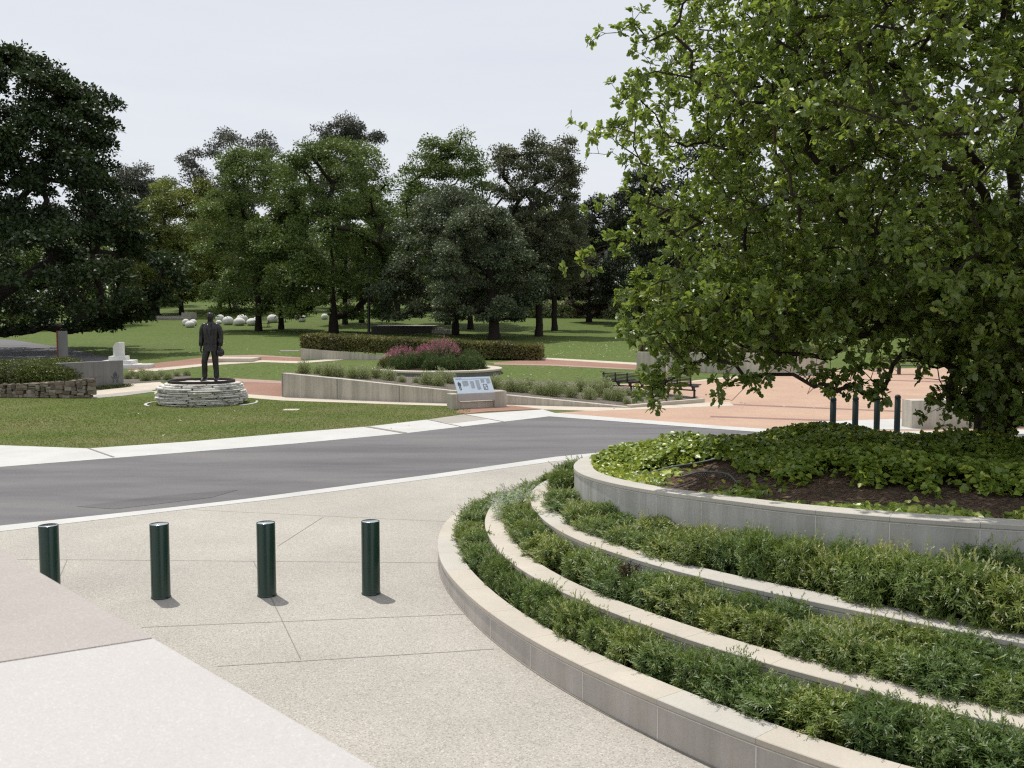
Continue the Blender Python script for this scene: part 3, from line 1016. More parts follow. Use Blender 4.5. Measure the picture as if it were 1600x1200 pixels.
wall_labels = ['lowest curved stone retaining wall, standing on the aggregate paving', 'second curved retaining wall, just above the lowest planted row',
               'third curved retaining wall, just below the tall grey top wall', 'tallest curved retaining wall, holding up the ivy bed']
zb = [-0.05, 0.12, 0.4, 0.6]
CW = [0.30, 0.29, 0.29, 0.27]
WN = [wall_normals(xy) for xy in WXY]
for w in range(4):
    xy, nr, zt = WXY[w], WN[w], WZ[w]
    root = thing('retaining_wall', wall_labels[w], 'wall', (0, 0, 0), 0, 'curved walls of the terraced planter')
    arc = np.concatenate([[0], np.cumsum(np.linalg.norm(np.diff(xy, axis=0), axis=1))])
    pitch = [0.95, 0.92, 0.92, 0.78][w]
    # coping stones: one mesh, each stone with its own slight tone through two materials and a fine open joint
    bm = bmesh.new()
    cw = CW[w]
    e = 0.006
    dense = np.linspace(0, arc[-1], int(arc[-1] / 0.06))
    dx = np.stack([np.interp(dense, arc, xy[:, 0]), np.interp(dense, arc, xy[:, 1])], 1)
    dnn = wall_normals(dx)
    dz = np.interp(dense, arc, zt)
    stone = (dense / pitch).astype(int)
    for s in range(stone.max() + 1):
        ii = np.where(stone == s)[0]
        if len(ii) < 3:
            continue
        a, b = ii[0], min(ii[-1] + 2, len(dense))
        xs_ = dx[a:b].copy()
        tt = unit(xs_[1:2] - xs_[0:1])[0]
        xs_[0] += tt * 0.0015
        xs_[-1] -= unit(xs_[-1:] - xs_[-2:-1])[0] * 0.0015
        tone = 1 if (w == 3 or (w == 2 and s % 3 == 0) or random.random() < 0.25) else 0
        sweep(bm, xs_, dnn[a:b], dz[a:b], [(0.012, -0.045), (0.012, -e), (0.012 - e, 0), (-cw + e, 0), (-cw, -e), (-cw, -0.045)], tone)
    from_bm('coping', bm, [M['coping'], M['coping_grey']], root)
    bm = bmesh.new()
    sweep(bm, dx, dnn, dz, [(0, (zb[w],)), (0, -0.046), (-cw + 0.04, -0.046), (-cw + 0.04, (zb[w],))], 0)
    sweep(bm, dx, dnn, dz, [(0.0025, -0.068), (0.0025, -0.060), (-0.004, -0.060), (-0.004, -0.068)], 1)
    if w == 3:
        pass
    for s in range(1, stone.max() + 1):
        i = int(np.argmax(stone == s))
        p, n2 = dx[i], dnn[i]
        t2 = np.array([-n2[1], n2[0]])
        hw = 0.005
        z0, z1 = max(zb[w], 0.0) + 0.005, dz[i] - 0.069
        c = [p + n2 * o_ + t2 * q for o_, q in ((0.003, -hw), (0.003, hw), (-0.004, hw), (-0.004, -hw))]
        lo = [bm.verts.new((q[0], q[1], z0)) for q in c]
        hi = [bm.verts.new((q[0], q[1], z1)) for q in c]
        for k in range(4):
            bm.faces.new((lo[k], lo[(k + 1) % 4], hi[(k + 1) % 4], hi[k])).material_index = 1
        bm.faces.new(hi).material_index = 1
    if w == 0:
        sweep(bm, dx, dnn, np.zeros(len(dx)), [(0.014, 0.0045), (0.014, 0.012), (0.001, 0.014), (0.001, 0.0045)], 2)
    from_bm('wall_face', bm, [M['wall_stone'] if w < 2 else M['wall_stone_cool'], M['grout'], M['joint']], root)
# tie holes in the top wall, with a thin cable line along it
th4 = lambda px, py: pz(px, py, 1.2)

for w in range(3):
    bm = bmesh.new()
    inner = WXY[w] - WN[w] * (CW[w] - 0.05)
    outer = WXY[w + 1] - WN[w + 1] * 0.05
    z = WZ[w] - 0.15
    ra = [bm.verts.new((*inner[i], z[i])) for i in range(len(TH))]
    rm = [bm.verts.new((*(inner[i] * 0.5 + outer[i] * 0.5), z[i] + 0.05)) for i in range(len(TH))]
    rb = [bm.verts.new((*outer[i], z[i] + 0.02)) for i in range(len(TH))]
    for i in range(len(TH) - 1):
        bm.faces.new((ra[i], ra[i + 1], rm[i + 1], rm[i]))
        bm.faces.new((rm[i], rm[i + 1], rb[i + 1], rb[i]))
    tag(from_bm('garden_soil', bm, M['soil']), kind='structure')

# ------------------------------------------------------------------ terrace shrubs
def shrub_mesh(name, rng, w, h, mat, shoots=95, per=24, ll=0.062, lw=0.010, tint0=0.0, tips=0.05, parent=None, spread=1.0, dead=False):
    P, D, Nn, L, T = [], [], [], [], []
    for s in range(shoots):
        a = rng.random() * 2 * np.pi
        rr = math.sqrt(rng.random())
        tip = np.array([math.cos(a) * rr * w * 0.5, math.sin(a) * rr * w * 0.5, h * (1.0 - 0.16 * rr ** 2.2) * (0.80 + 0.25 * rng.random())])
        out = np.array([math.cos(a), math.sin(a), 0.0])
        if rr > 0.62:                                      # side shoots lean outwards and hang at every height
            tip[2] = h * (0.25 + 0.72 * rng.random()) * (1.0 - 0.25 * (rr - 0.62))
            lean = out * (0.55 + 0.5 * rng.random()) + np.array([0, 0, 0.75])
        else:
            lean = out * 0.45 * rr + rng.normal(size=3) * 0.22 + np.array([0, 0, 1.0])
        lean = lean / np.linalg.norm(lean)
        base = tip - lean * (0.17 + 0.06 * rng.random())
        base[2] = max(0.0, base[2])
        ax = unit((tip - base)[None])[0]
        st = np.clip(0.35 + tint0 + rng.normal() * 0.17, 0, 0.86)
        pale = rng.random() < tips
        for k in range(per):
            t = (k + 0.5) / per
            p = base + (tip - base) * (0.15 + 0.85 * t)
            d = rand_dir(1, rng)[0]
            d = d - ax * d.dot(ax)
            d = unit(d[None])[0]
            up = 0.25 + 0.75 * t * t
            P.append(p)
            D.append(d + ax * up)
            Nn.append(ax * 1.0 - d * 0.2 + rng.normal(size=3) * 0.1)
            L.append(ll * (0.7 + 0.6 * rng.random()) * (1.0 if t < 0.85 else 0.75))
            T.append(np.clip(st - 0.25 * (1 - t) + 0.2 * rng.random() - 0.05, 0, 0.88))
        if pale:                                           # a long pale curled flower tip
            for k in range(16):
                t = k / 15
                p = tip + ax * (0.10 * t) + np.array([0.03 * t * t * math.cos(a), 0.03 * t * t * math.sin(a), 0])
                d = rand_dir(1, rng)[0] * 0.7 + ax
                P.append(p)
                D.append(d)
                Nn.append(rng.normal(size=3))
                L.append(0.03)
                T.append(0.9 + 0.1 * rng.random())
    P, D, Nn, L, T = map(np.array, (P, D, Nn, L, T))
    return leaves(name, P, D, Nn, L, np.full(len(L), lw) * (0.8 + 0.5 * rng.random(len(L))), T, 'diamond', M[mat], parent)


def stems(name, rng, n, w, h, mat, parent, r=0.006):
    b_ = bmesh.new()
    for _ in range(n):
        a = rng.random() * 6.28
        q = rng.random() * 0.35 * w
        add_tube(b_, [(0.02 * math.cos(a), 0.02 * math.sin(a), -0.03), (q * .5 * math.cos(a), q * .5 * math.sin(a), h * .35), (q * math.cos(a), q * math.sin(a), h * 0.7)], [r * 1.4, r, r * .5], 5)
    return from_bm(name, b_, M[mat], parent, True)


protos = []
for v in range(6):
    rng = np.random.default_rng(100 + v)
    t = thing('terrace_shrub', 'shrub', 'shrub', (0, 0, -50))
    shrub_mesh('foliage', rng, 0.74, 0.46, 'leaf_shrub', 330, 22, 0.066, 0.0105, tint0=[0.0, 0.08, -0.06, 0.05, 0.12, -0.02][v], tips=[0.05, 0.08, 0.03, 0.14, 0.06, 0.10][v], parent=t)
    stems('stem', rng, 9, 0.6, 0.44, 'bark_dark', t)
    protos.append(t)
pale = thing('terrace_shrub', 'silvery white tipped shrub at the far left bend of the middle row', 'shrub')
shrub_mesh('foliage', np.random.default_rng(200), 0.8, 0.5, 'leaf_pale', 150, 22, 0.07, 0.011, 0.2, 0.3, pale)
stems('stem', np.random.default_rng(201), 9, 0.6, 0.44, 'bark_dark', pale)
dead = thing('terrace_shrub', 'dead reddish brown shrub in the middle terrace row', 'shrub')
shrub_mesh('foliage', np.random.default_rng(202), 0.40, 0.44, 'dead_twig', 60, 20, 0.05, 0.008, 0.0, 0.0, dead)
stems('stem', np.random.default_rng(203), 9, 0.4, 0.42, 'dead_twig', dead)

used = [False] * 6
row_label = ['dense green shrub filling the lowest terrace row', 'dense green shrub filling the middle terrace row', 'dense green shrub filling the top terrace row under the tall grey wall']
row_group = ['shrubs of the lowest terrace row', 'shrubs of the middle terrace row', 'shrubs of the top terrace row']
gap_th = [[], [(187, 189.5), (238, 240)], [(244.5, 246)]]
for w in range(3):
    mid = 0.5 * (WXY[w] - WN[w] * CW[w]) + 0.5 * WXY[w + 1]
    width = np.linalg.norm((WXY[w] - WN[w] * CW[w]) - WXY[w + 1], axis=1)
    arc = np.concatenate([[0], np.cumsum(np.linalg.norm(np.diff(mid, axis=0), axis=1))])
    rng = np.random.default_rng(300 + w)
    s = 0.0
    while s < arc[-1]:
        th = float(np.interp(s, arc, TH))
        wd = float(np.interp(th, TH, width))
        xx, yy = float(np.interp(s, arc, mid[:, 0])), float(np.interp(s, arc, mid[:, 1]))
        z = float(np.interp(th, TH, WZ[w])) - 0.12
        s += 0.34 + 0.10 * rng.random()
        if th < 78 or th > 322:
            continue
        vis_gap = any(a < th < b for a, b in gap_th[w])
        if vis_gap:
            continue
        nrows = 1 if wd < 0.62 else 2
        for k in range(nrows):
            n2 = np.array([np.interp(th, TH, WN[w][:, 0]), np.interp(th, TH, WN[w][:, 1])])
            off = (0 if nrows == 1 else (k - 0.5) * (wd - 0.42)) + rng.normal() * 0.03
            v = int(rng.integers(0, 6))
            sc = (0.86 + 0.24 * rng.random()) * min(1.15, (wd if nrows == 1 else wd * 0.62) / 0.60) * (0.92 + 0.16 * rng.random())
            hs = ([0.86, (0.88 if th < 220 else 0.76), (1.10 if th > 150 else 1.55)][w] * (0.80 + 0.32 * rng.random())) * (0.85 if th < 165 else 1.0) * (float(np.interp(th, [160, 172, 205, 222], [0.72, 0.62, 0.72, 1.0])) if w == 2 else 1.0)
            loc = (xx + n2[0] * off, yy + n2[1] * off, z)
            lab, src = row_label[w], protos[v]
            if w == 1 and pale is not None and 154 < th < 157:
                pale.location, pale.scale = loc, (1.0, 1.0, 1.0)
                pale['group'] = row_group[1]
                pale = None
                continue
            if not used[v]:
                used[v] = True
                o = src
                o.location, o.rotation_euler, o.scale = loc, (0, 0, rng.random() * 6.28), (sc, sc, hs)
                tag(o, lab, 'shrub', row_group[w])
            else:
                copy_thing(src, loc, rng.random() * 6.28, (sc, sc, hs), lab, row_group[w])
p = pz(978, 935, 0.5)
dead.location = (p.x + 0.02, p.y + 0.06, 0.42)
dead['group'] = row_group[1]

# ------------------------------------------------------------------ ivy bed inside the top wall
def bed_z(x, y):
    r = np.hypot(x - C0[0], y - C0[1])
    th = (np.degrees(np.arctan2(y - C0[1], x - C0[0])) - 60) % 360 + 60
    rw = np.interp(th, TH, WR[3])
    e = np.clip((rw - r - 0.9) / 2.2, 0, 1)
    zw = np.interp(th, TH, WZ[3])
    zw = zw + (1.42 - zw) * sstep(0, 1, e)
    return zw - 0.08 + 0.19 * sstep(0, 1, e) + 0.03 * np.sin(x * 2.1) * np.cos(y * 1.7)


bm = bmesh.new()
nr = 12
allth = np.arange(60, 420, 4.0)
rw_all = np.interp(allth, TH, WR[3])
rings = []
for k in range(nr):
    f = 1 - k / nr
    rings.append([])
    for t, r in zip(allth, rw_all):
        rr = (r - 0.2) * f
        x, y = C0[0] + rr * math.cos(math.radians(t)), C0[1] + rr * math.sin(math.radians(t))
        rings[-1].append(bm.verts.new((x, y, float(bed_z(x, y)))))
cv = bm.verts.new((C0[0], C0[1], float(bed_z(*C0))))
for a, b in zip(rings[:-1], rings[1:]):
    for k in range(len(a)):
        f = bm.faces.new((a[k], a[(k + 1) % len(a)], b[(k + 1) % len(a)], b[k]))
        f.smooth = True
for k in range(len(allth)):
    bm.faces.new((rings[-1][k], rings[-1][(k + 1) % len(allth)], cv))
tag(from_bm('mulch_bed', bm, M['mulch']), kind='structure')

rng = np.random.default_rng(55)
n = 210000
ix = rng.uniform(0.6, 10.5, n)
iy = rng.uniform(8.4, 17.2, n)
th = (np.degrees(np.arctan2(iy - C0[1], ix - C0[0])) - 60) % 360 + 60
rr = np.hypot(ix - C0[0], iy - C0[1])
rw = np.interp(th, TH, WR[3])
bound = np.interp(ix, [0.6, 1.0, 1.5, 2.0, 2.6, 3.3, 4.2, 5.2, 7, 10], [14.0, 14.1, 14.2, 14.0, 13.0, 11.9, 11.0, 10.3, 9.9, 10.2])
wig = 0.22 * np.sin(ix * 5.3) + 0.16 * np.sin(ix * 11.7 + 1) + 0.1 * np.sin(iy * 9)
s = iy - bound - wig
dens = sstep(-0.12, 0.22, s)
patches = [(1.7, 12.9, 0.42, 0.5), (1.35, 14.2, 0.6, 0.9), (2.7, 11.6, 0.38, 0.5), (2.0, 13.2, 0.4, 0.4), (1.25, 13.3, 0.35, 0.7), (3.6, 9.75, 0.33, 0.9), (4.0, 9.55, 0.4, 0.8), (4.35, 9.35, 0.3, 0.7), (3.3, 9.85, 0.28, 0.6), (5.0, 9.2, 0.25, 0.4),
           (2.9, 10.4, 0.25, 0.35), (5.6, 9.3, 0.3, 0.4)]
young = np.zeros(n)
for a, b, r_, k in patches:
    q = k * np.exp(-(((ix - a) / r_) ** 2 + ((iy - b) / r_) ** 2) * 1.4)
    young = np.maximum(young, q)
dn_all = np.maximum(dens, young * 0.75)
keep = (rr < rw - 0.24) & (rng.random(n) < dn_all * 0.8)
ix, iy, s, dens, young = ix[keep], iy[keep], s[keep], dens[keep], young[keep]
n = len(ix)
hump = 0.07 * np.sin(ix * 3.1 + 0.5 * np.sin(iy * 2.2)) + 0.06 * np.sin(iy * 4.1 + ix * 1.3)
top = dens * np.clip(0.20 + hump, 0.08, 0.34) + 0.08 * young
iz = bed_z(ix, iy) + 0.02 + top * (0.25 + 0.75 * rng.random(n) ** 0.5)
P = np.stack([ix, iy, iz], 1)
nn = unit(np.stack([rng.normal(size=n) * 0.5, rng.normal(size=n) * 0.5 - 0.35, np.ones(n) * 0.8], 1))
D = unit(np.stack([rng.normal(size=n), rng.normal(size=n) - 0.5, -0.25 + 0.3 * rng.normal(size=n)], 1))
L = 0.046 + 0.044 * rng.random(n)
tint = np.clip(0.40 + 0.22 * rng.normal(size=n) + 0.30 * (young > 0.25) * (dens < 0.6) * rng.random(n) + 0.15 * (ix < 2.6), 0, 1)
ivy = leaves('ivy', P, D, nn, L, L * 0.95, tint, 'ivy', M['leaf_ivy'])
tag(ivy, 'low broad leaved ivy covering the raised bed under the oak', 'ivy', None, 'stuff')

# irrigation pipes on the mulch
def pipe_thing(pts, label, r=0.012):
    b_ = bmesh.new()
    path = []
    for (x, y), dz_ in pts:
        path.append((x, y, float(bed_z(x, y)) + 0.02 + dz_))
    # smooth
    fine = []
    for i in range(len(path) - 1):
        for k in range(5):
            t = k / 5
            fine.append(Vector(path[i]) * (1 - t) + Vector(path[i + 1]) * t)
    fine.append(Vector(path[-1]))
    for _ in range(3):
        fine = [fine[0]] + [(fine[i - 1] + fine[i] * 2 + fine[i + 1]) / 4 for i in range(1, len(fine) - 1)] + [fine[-1]]
    add_tube(b_, fine, r, 8)
    tag(from_bm('irrigation_pipe', b_, M['pipe'], None, True), label, 'pipe')


pipe_thing([((1.9, 13.3), 0.02), ((2.2, 13.25), 0.06), ((2.6, 13.0), 0.05), ((2.9, 12.9), 0.07), ((3.2, 12.9), 0.02)], 'grey green irrigation pipe lying on the mulch at the ivy edge')
pipe_thing([((2.25, 12.75), 0.0), ((2.5, 12.6), 0.06), ((2.8, 12.3), 0.05), ((2.85, 12.0), 0.02)], 'short bent irrigation pipe nearer the coping of the ivy bed')
pipe_thing([((1.75, 11.95), 0.0), ((2.05, 12.1), 0.01), ((2.4, 12.4), 0.01), ((2.7, 12.8), 0.02)], 'thin dark irrigation pipe running straight across the bare mulch', 0.008)

# ------------------------------------------------------------------ foreground parapet
def parapet():
    z = 2.45
    A, B = pz(0, 857, z), pz(590, 1200, z)
    u = (B - A).normalized()
    n_in = Vector((-u.y, u.x, 0))
    if n_in.dot(Vector((0, 0, 0)) - Vector((A.x, A.y, 0))) < 0:
        n_in = -n_in
    root = thing('parapet_wall', 'pale granite parapet wall with broad flat coping in the near corner', 'wall', (0, 0, 0))
    j0, j1 = pz(240, 997, z), pz(0, 1035, z)
    tj = (j0 - A).dot(u)
    jd = (j1 - j0).normalized()
    W = 0.78
    def slab(t0, t1, mat, zt):
        b_ = bmesh.new()
        k = W / jd.dot(n_in)
        sh = jd * k
        P4 = [A + u * t0, A + u * t1, A + u * t1 + sh, A + u * t0 + sh]
        lo = [b_.verts.new((p.x, p.y, zt - 0.09)) for p in P4]
        hi = [b_.verts.new((p.x, p.y, zt)) for p in P4]
        b_.faces.new(hi)
        b_.faces.new(lo[::-1])
        for i in range(4):
            b_.faces.new((lo[i], lo[(i + 1) % 4], hi[(i + 1) % 4], hi[i]))
        bmesh.ops.bevel(b_, geom=b_.edges[:], offset=0.004, segments=2, affect='EDGES')
        return from_bm('coping_slab', b_, M[mat], root)
    s1 = slab(tj - 2.4, tj - 0.002, 'granite_b', z)
    s1['label'] = 'duller pinkish coping slab'
    slab(tj + 0.002, tj + 3.0, 'granite_a', z + 0.0005)
    slab(tj - 4.5, tj - 2.405, 'granite_a', z)
    b_ = bmesh.new()
    P4 = [A + u * (tj - 4.4) + n_in * 0.03, A + u * (tj + 2.9) + n_in * 0.03, A + u * (tj + 2.9) + n_in * (W - 0.05), A + u * (tj - 4.4) + n_in * (W - 0.05)]
    lo = [b_.verts.new((p.x, p.y, 0)) for p in P4]
    hi = [b_.verts.new((p.x, p.y, z - 0.092)) for p in P4]
    b_.faces.new(hi)
    for i in range(4):
        b_.faces.new((lo[i], lo[(i + 1) % 4], hi[(i + 1) % 4], hi[i]))
    from_bm('wall_face', b_, M['granite_b'], root)
    # raised terrace the photographer stands on
    b_ = bmesh.new()
    a0 = A + u * (tj - 4.4) + n_in * (W - 0.04)
    a1 = A + u * (tj + 2.9) + n_in * (W - 0.04)
    P4 = [a0, a1, a1 + n_in * 8, a0 + n_in * 8]
    lo = [b_.verts.new((p.x, p.y, 0)) for p in P4]
    hi = [b_.verts.new((p.x, p.y, 1.75)) for p in P4]
    b_.faces.new(hi)
    for i in range(4):
        b_.faces.new((lo[i], lo[(i + 1) % 4], hi[(i + 1) % 4], hi[i]))
    tag(from_bm('terrace_floor', b_, M['granite_a']), kind='structure')


parapet()

# ------------------------------------------------------------------ bollards
def bollard():
    t = thing('bollard', 'b', 'bollard')
    b_ = bmesh.new()
    lathe(b_, [(0.118, 0.0), (0.118, 0.012), (0.113, 0.016), (0.112, 0.02), (0.112, 0.895), (0.110, 0.902), (0.106, 0.903)], 48)
    from_bm('post', b_, M['bollard'], t, False)
    b_ = bmesh.new()
    lathe(b_, [(0.106, 0.899), (0.105, 0.9035), (0.09, 0.906), (0.0, 0.908)], 48)
    from_bm('cap', b_, M['bollard_cap'], t, False)
    return t


b0 = bollard()
bl = [((80, 941), 'dark green bollard partly hidden behind the stone parapet'), ((252, 938), 'dark green bollard, first in the clear right of the parapet'),
      ((417.5, 935), 'dark green bollard between two others, on a diagonal paving joint'), ((580, 932), 'dark green bollard closest to the curved terraced planter')]
for k, ((px, py), lab) in enumerate(bl):
    p = at(px, py)
    loc = (p.x * 1.01, p.y + 0.11, 0.008)
    if k == 0:
        b0.location = loc
        tag(b0, lab, 'bollard', 'row of bollards on the aggregate paving')
    else:
        copy_thing(b0, loc, 0, None, lab, 'row of bollards on the aggregate paving')


def round_bollard():
    t = thing('bollard', 'b', 'bollard')
    b_ = bmesh.new()
    lathe(b_, [(0.085, 0.0), (0.085, 0.98), (0.075, 0.985), (0.075, 1.0), (0.088, 1.005), (0.088, 1.03)], 24)
    from_bm('post', b_, M['bollard_dull'], t, False)
    b_ = bmesh.new()
    lathe(b_, [(0.088, 1.03), (0.086, 1.06), (0.07, 1.09), (0.04, 1.112), (0, 1.12)], 24)
    from_bm('cap', b_, M['bollard_dull'], t, False)
    return t


rb0 = round_bollard()
rl = [(1304, 'round topped bollard behind the ivy, leftmost of four'), (1339, 'round topped bollard behind the ivy, second from the left'),
      (1373, 'round topped bollard behind the ivy, third from the left'), (1405, 'round topped bollard behind the ivy, nearest the low concrete wall')]
for k, (px, lab) in enumerate(rl):
    d = 27.0 + 0.25 * k
    loc = (pxd(px, d), d, 0.016)
    if k == 0:
        rb0.location = loc
        tag(rb0, lab, 'bollard', 'row of round topped bollards behind the ivy bed')
    else:
        copy_thing(rb0, loc, 0, None, lab, 'row of round topped bollards behind the ivy bed')
# ------------------------------------------------------------------ the big oak over the terraces
def big_oak():
    rng = np.random.default_rng(11)
    bx, by = 7.2, 14.2
    bz = float(bed_z(bx, by)) - 0.1
    root = thing('oak_tree', 'big bright green oak in the raised bed, its limbs spreading over the terraces', 'tree', (bx, by, bz))
    o = np.array([bx, by, bz])
    ZZ = lambda px, py, d: np.array([pxd(px, d), d, CH + (HOR - py) * d / F]) - o
    sk = Skeleton(rng)
    b = sk.add((0, 0, -0.1), -1)
    fork = sk.path(b, [(-0.05, 0, 1.0), (0.05, 0.02, 2.0)], 0.25, 0.01)
    f2 = sk.path(fork, [(0.15, 0.1, 3.4), (0.3, 0.2, 5.2), (0.1, 0.4, 7.2)], 0.25, 0.05)
    limbs = [
        [ZZ(1500, 240, 13.8), ZZ(1385, 112, 13.3), ZZ(1285, 108, 13.0), ZZ(1215, 165, 12.8), ZZ(1120, 160, 12.6)],
        [ZZ(1480, 300, 14.0), ZZ(1440, 170, 14.6), ZZ(1300, 200, 15.0), ZZ(1150, 230, 15.5), ZZ(1060, 230, 15.5)],
        [ZZ(1480, 420, 13.4), ZZ(1370, 380, 12.6), ZZ(1270, 300, 12.2), ZZ(1180, 330, 12.0)],
        [ZZ(1500, 480, 13.4), ZZ(1380, 500, 12.8), ZZ(1290, 560, 12.6), ZZ(1200, 545, 12.7), ZZ(1080, 520, 12.9)],
        [ZZ(1500, 470, 14.2), ZZ(1400, 440, 15.0), ZZ(1250, 420, 15.8), ZZ(1090, 430, 15.6)],
        [ZZ(1540, 400, 13.4), ZZ(1500, 300, 11.8), ZZ(1440, 220, 10.8), ZZ(1400, 150, 10.4)],
        [ZZ(1560, 420, 13.0), ZZ(1560, 430, 11.8), ZZ(1520, 400, 10.8), ZZ(1480, 420, 10.3)],
        [ZZ(1600, 400, 14.2), ZZ(1720, 300, 14.6), ZZ(1850, 260, 14.5)],
        [ZZ(1600, 480, 13.6), ZZ(1700, 460, 12.2), ZZ(1800, 440, 11.6)],
        [ZZ(1580, 300, 15.0), ZZ(1600, 150, 17.0), ZZ(1620, 80, 18.0)],
    ]
    for i, L in enumerate(limbs):
        st = fork if i in (3, 4, 6, 8, 10) else fork + 3 + (i % 5)
        st = min(st, f2)
        sk.path(st, L, 0.22, 0.05)
    # twig clusters fill an egg-shaped crown, more of them towards its outside
    cl = []
    c = np.array([7.25, 14.0, 6.3]) - o
    rad = np.array([5.75, 5.2, 4.9])
    tries = 0
    while len(cl) < 1120 and tries < 90000:
        tries += 1
        d = rand_dir(1, rng)[0]
        k = (0.42 + 0.58 * rng.random() ** 0.6)
        lob = 1 + 0.10 * math.sin(5 * math.atan2(d[1], d[0]) + 3 * d[2]) + 0.06 * math.sin(9 * d[2] + 4 * d[0])
        p = c + d * rad * k * lob
        w = p + o
        if w[2] < np.interp(w[0], [1.5, 5.2, 6.3, 7.5, 12], [3.02, 3.08, 2.95, 2.4, 2.4]) + 0.25 * math.sin(3.1 * w[0] + 1.7 * w[1]):
            continue
        if w[2] > 9.4 or (w[1] > 15.6 and rng.random() < 0.45):  # unseen top cut and back thinned so sun reaches the near leaves
            continue
        if w[1] < 9.3 or w[0] < 1.72 + 0.25 * math.sin(2.6 * w[2] + 1.3 * w[1]):
            continue
        if cl and np.min(np.linalg.norm(np.array(cl) - p, axis=1)) < 0.31:
            continue
        cl.append(p)
    for _ in range(105):                                    # leafy skirt hiding the trunk on the near side
        q = np.array([rng.uniform(5.0, 8.6), rng.uniform(10.7, 12.9), rng.uniform(2.05, 4.6)])
        if q[0] < 5.0 + (4.2 - q[2]) * 0.35:
            continue
        cl.append(q - o)
    for _ in range(85):
        q = np.array([rng.uniform(1.9, 6.2), rng.uniform(11.4, 13.6), rng.uniform(2.95, 3.9)])
        if q[0] > 0.128 * q[1]:
            cl.append(q - o)
    for _ in range(75):
        cl.append(np.array([rng.uniform(4.6, 9.6), rng.uniform(10.6, 14.0), rng.uniform(5.8, 8.9)]) - o)
    n_main = len(cl)
    # outermost sprays seen against the sky, the lawn and the plaza
    for px, py, d in [(965, 62, 12.8), (985, 45, 12.8), (1010, 75, 12.8), (935, 205, 12.7), (962, 205, 12.7), (990, 190, 12.8), (995, 130, 12.9), (1020, 120, 12.8), (1000, 260, 12.6), (1030, 270, 12.5),
                      (1010, 320, 12.8), (1040, 330, 12.6), (912, 412, 12.4), (935, 398, 12.4), (958, 385, 12.4), (985, 372, 12.4), (1010, 350, 12.5), (985, 462, 12.5), (1010, 450, 12.5), (1030, 470, 12.4), (985, 515, 12.5),
                      (1000, 525, 12.5), (1030, 520, 12.4), (1050, 545, 12.3), (1030, 585, 12.0), (1020, 605, 12.0), (1042, 597, 12.0), (1022, 622, 12.0), (1075, 570, 12.2), (1110, 560, 12.3), (1150, 570, 12.2),
                      (1128, 605, 12.2), (1165, 590, 12.2), (1200, 585, 12.3), (1240, 585, 12.1), (1290, 600, 12.0), (1310, 612, 12.0), (1330, 600, 12.0), (1350, 615, 12.0), (1370, 600, 12.1), (1300, 580, 12.1), (1340, 570, 12.1),
                      (1380, 612, 12.0), (1470, 625, 12.4), (1490, 640, 12.4), (1510, 600, 12.3), (1520, 645, 12.3), (1550, 620, 12.2), (1570, 650, 12.2), (1590, 600, 12.3), (1540, 570, 12.2),
                      (1600, 640, 12.6), (1630, 620, 12.4), (1480, 570, 12.5), (1500, 540, 12.5), (1570, 540, 12.4), (1600, 560, 12.2), (1440, 560, 12.5), (1650, 580, 12.6), (1560, 655, 13.2), (1600, 655, 13.4), (1640, 655, 13.4),
                      (1060, 20, 12.9), (1040, 60, 12.8), (1075, 90, 12.8), (1080, -20, 13)]:
        cl.append(ZZ(px, py, d))
    n_spray = len(cl) - n_main
    cl = np.array(cl)
    sk.attach(cl, 0.2, 0.035, 0.05)
    tips = []
    cl_of = []
    for i, p in enumerate(cl):
        m = int(rng.integers(10, 18)) if i < n_main else int(rng.integers(4, 8))
        q = p + rng.normal(size=(m, 3)) * np.array([0.22, 0.22, 0.15]) * (1.0 if i < n_main else 0.55)
        tips.append(q)
        cl_of += [i] * m
    tips = np.concatenate(tips)
    sk.attach(tips, 0.13, 0.018, -0.04, bias=0.2)
    P, par = sk.arrays()
    R, kids = sk.radii(0.0036, 0.5)
    R = np.where(R > 0.02, 0.02 + 0.26 * ((R - 0.02) / (R[0] - 0.02)) ** 1.15, R)
    n_tr = fork
    ids = np.arange(len(P))
    g1 = branch_tubes(P, par, R, ids <= n_tr, 14)
    g1v = g1[0]
    raw_mesh('trunk', g1[0], [g1[1]], M['bark_oak'], root, True)
    tubes_object('branches', [branch_tubes(P, par, R, (ids > n_tr) & (R > 0.035), 10), branch_tubes(P, par, R, (ids > n_tr) & (R <= 0.035) & (R > 0.009), 5), branch_tubes(P, par, R, (ids > n_tr) & (R <= 0.009), 3)],
                 M['bark_oak'], root)
    # rosettes of lobed leaves along the last twigs
    thin = np.where((R < 0.0085) & (par >= 0))[0]
    end = kids[thin] == 0
    rep = np.where(end, 15, np.where(rng.random(len(thin)) < 0.75, 8, 0))
    src = np.repeat(thin, rep)
    isend = np.repeat(end, rep)
    n = len(src)
    ax = unit(P[src] - P[par[src]])
    side = rand_dir(n, rng)
    side = unit(side - ax * np.sum(side * ax, 1, keepdims=True))
    D = unit(side * 1.0 + ax * np.where(isend, 0.55, 0.25)[:, None] + np.array([0, 0, 0.12]))
    Nn = unit(np.array([0, 0, 0.75]) + ax * 0.5 + rng.normal(size=(n, 3)) * 0.38)
    L = 0.074 + 0.052 * rng.random(n)
    base = P[src] + rng.normal(size=(n, 3)) * 0.02
    cid = rng.random(len(P))
    # tone shared by a spray, so clumps differ
    cell = np.floor((base + 50) / 0.6).astype(int)
    h = ((cell[:, 0] * 73856093) ^ (cell[:, 1] * 19349663) ^ (cell[:, 2] * 83492791)) % 1000 / 1000.0
    tint = np.clip(0.18 + 0.38 * h + 0.34 * rng.random(n) + np.where(rng.random(n) < 0.035, 0.3, 0), 0, 1)
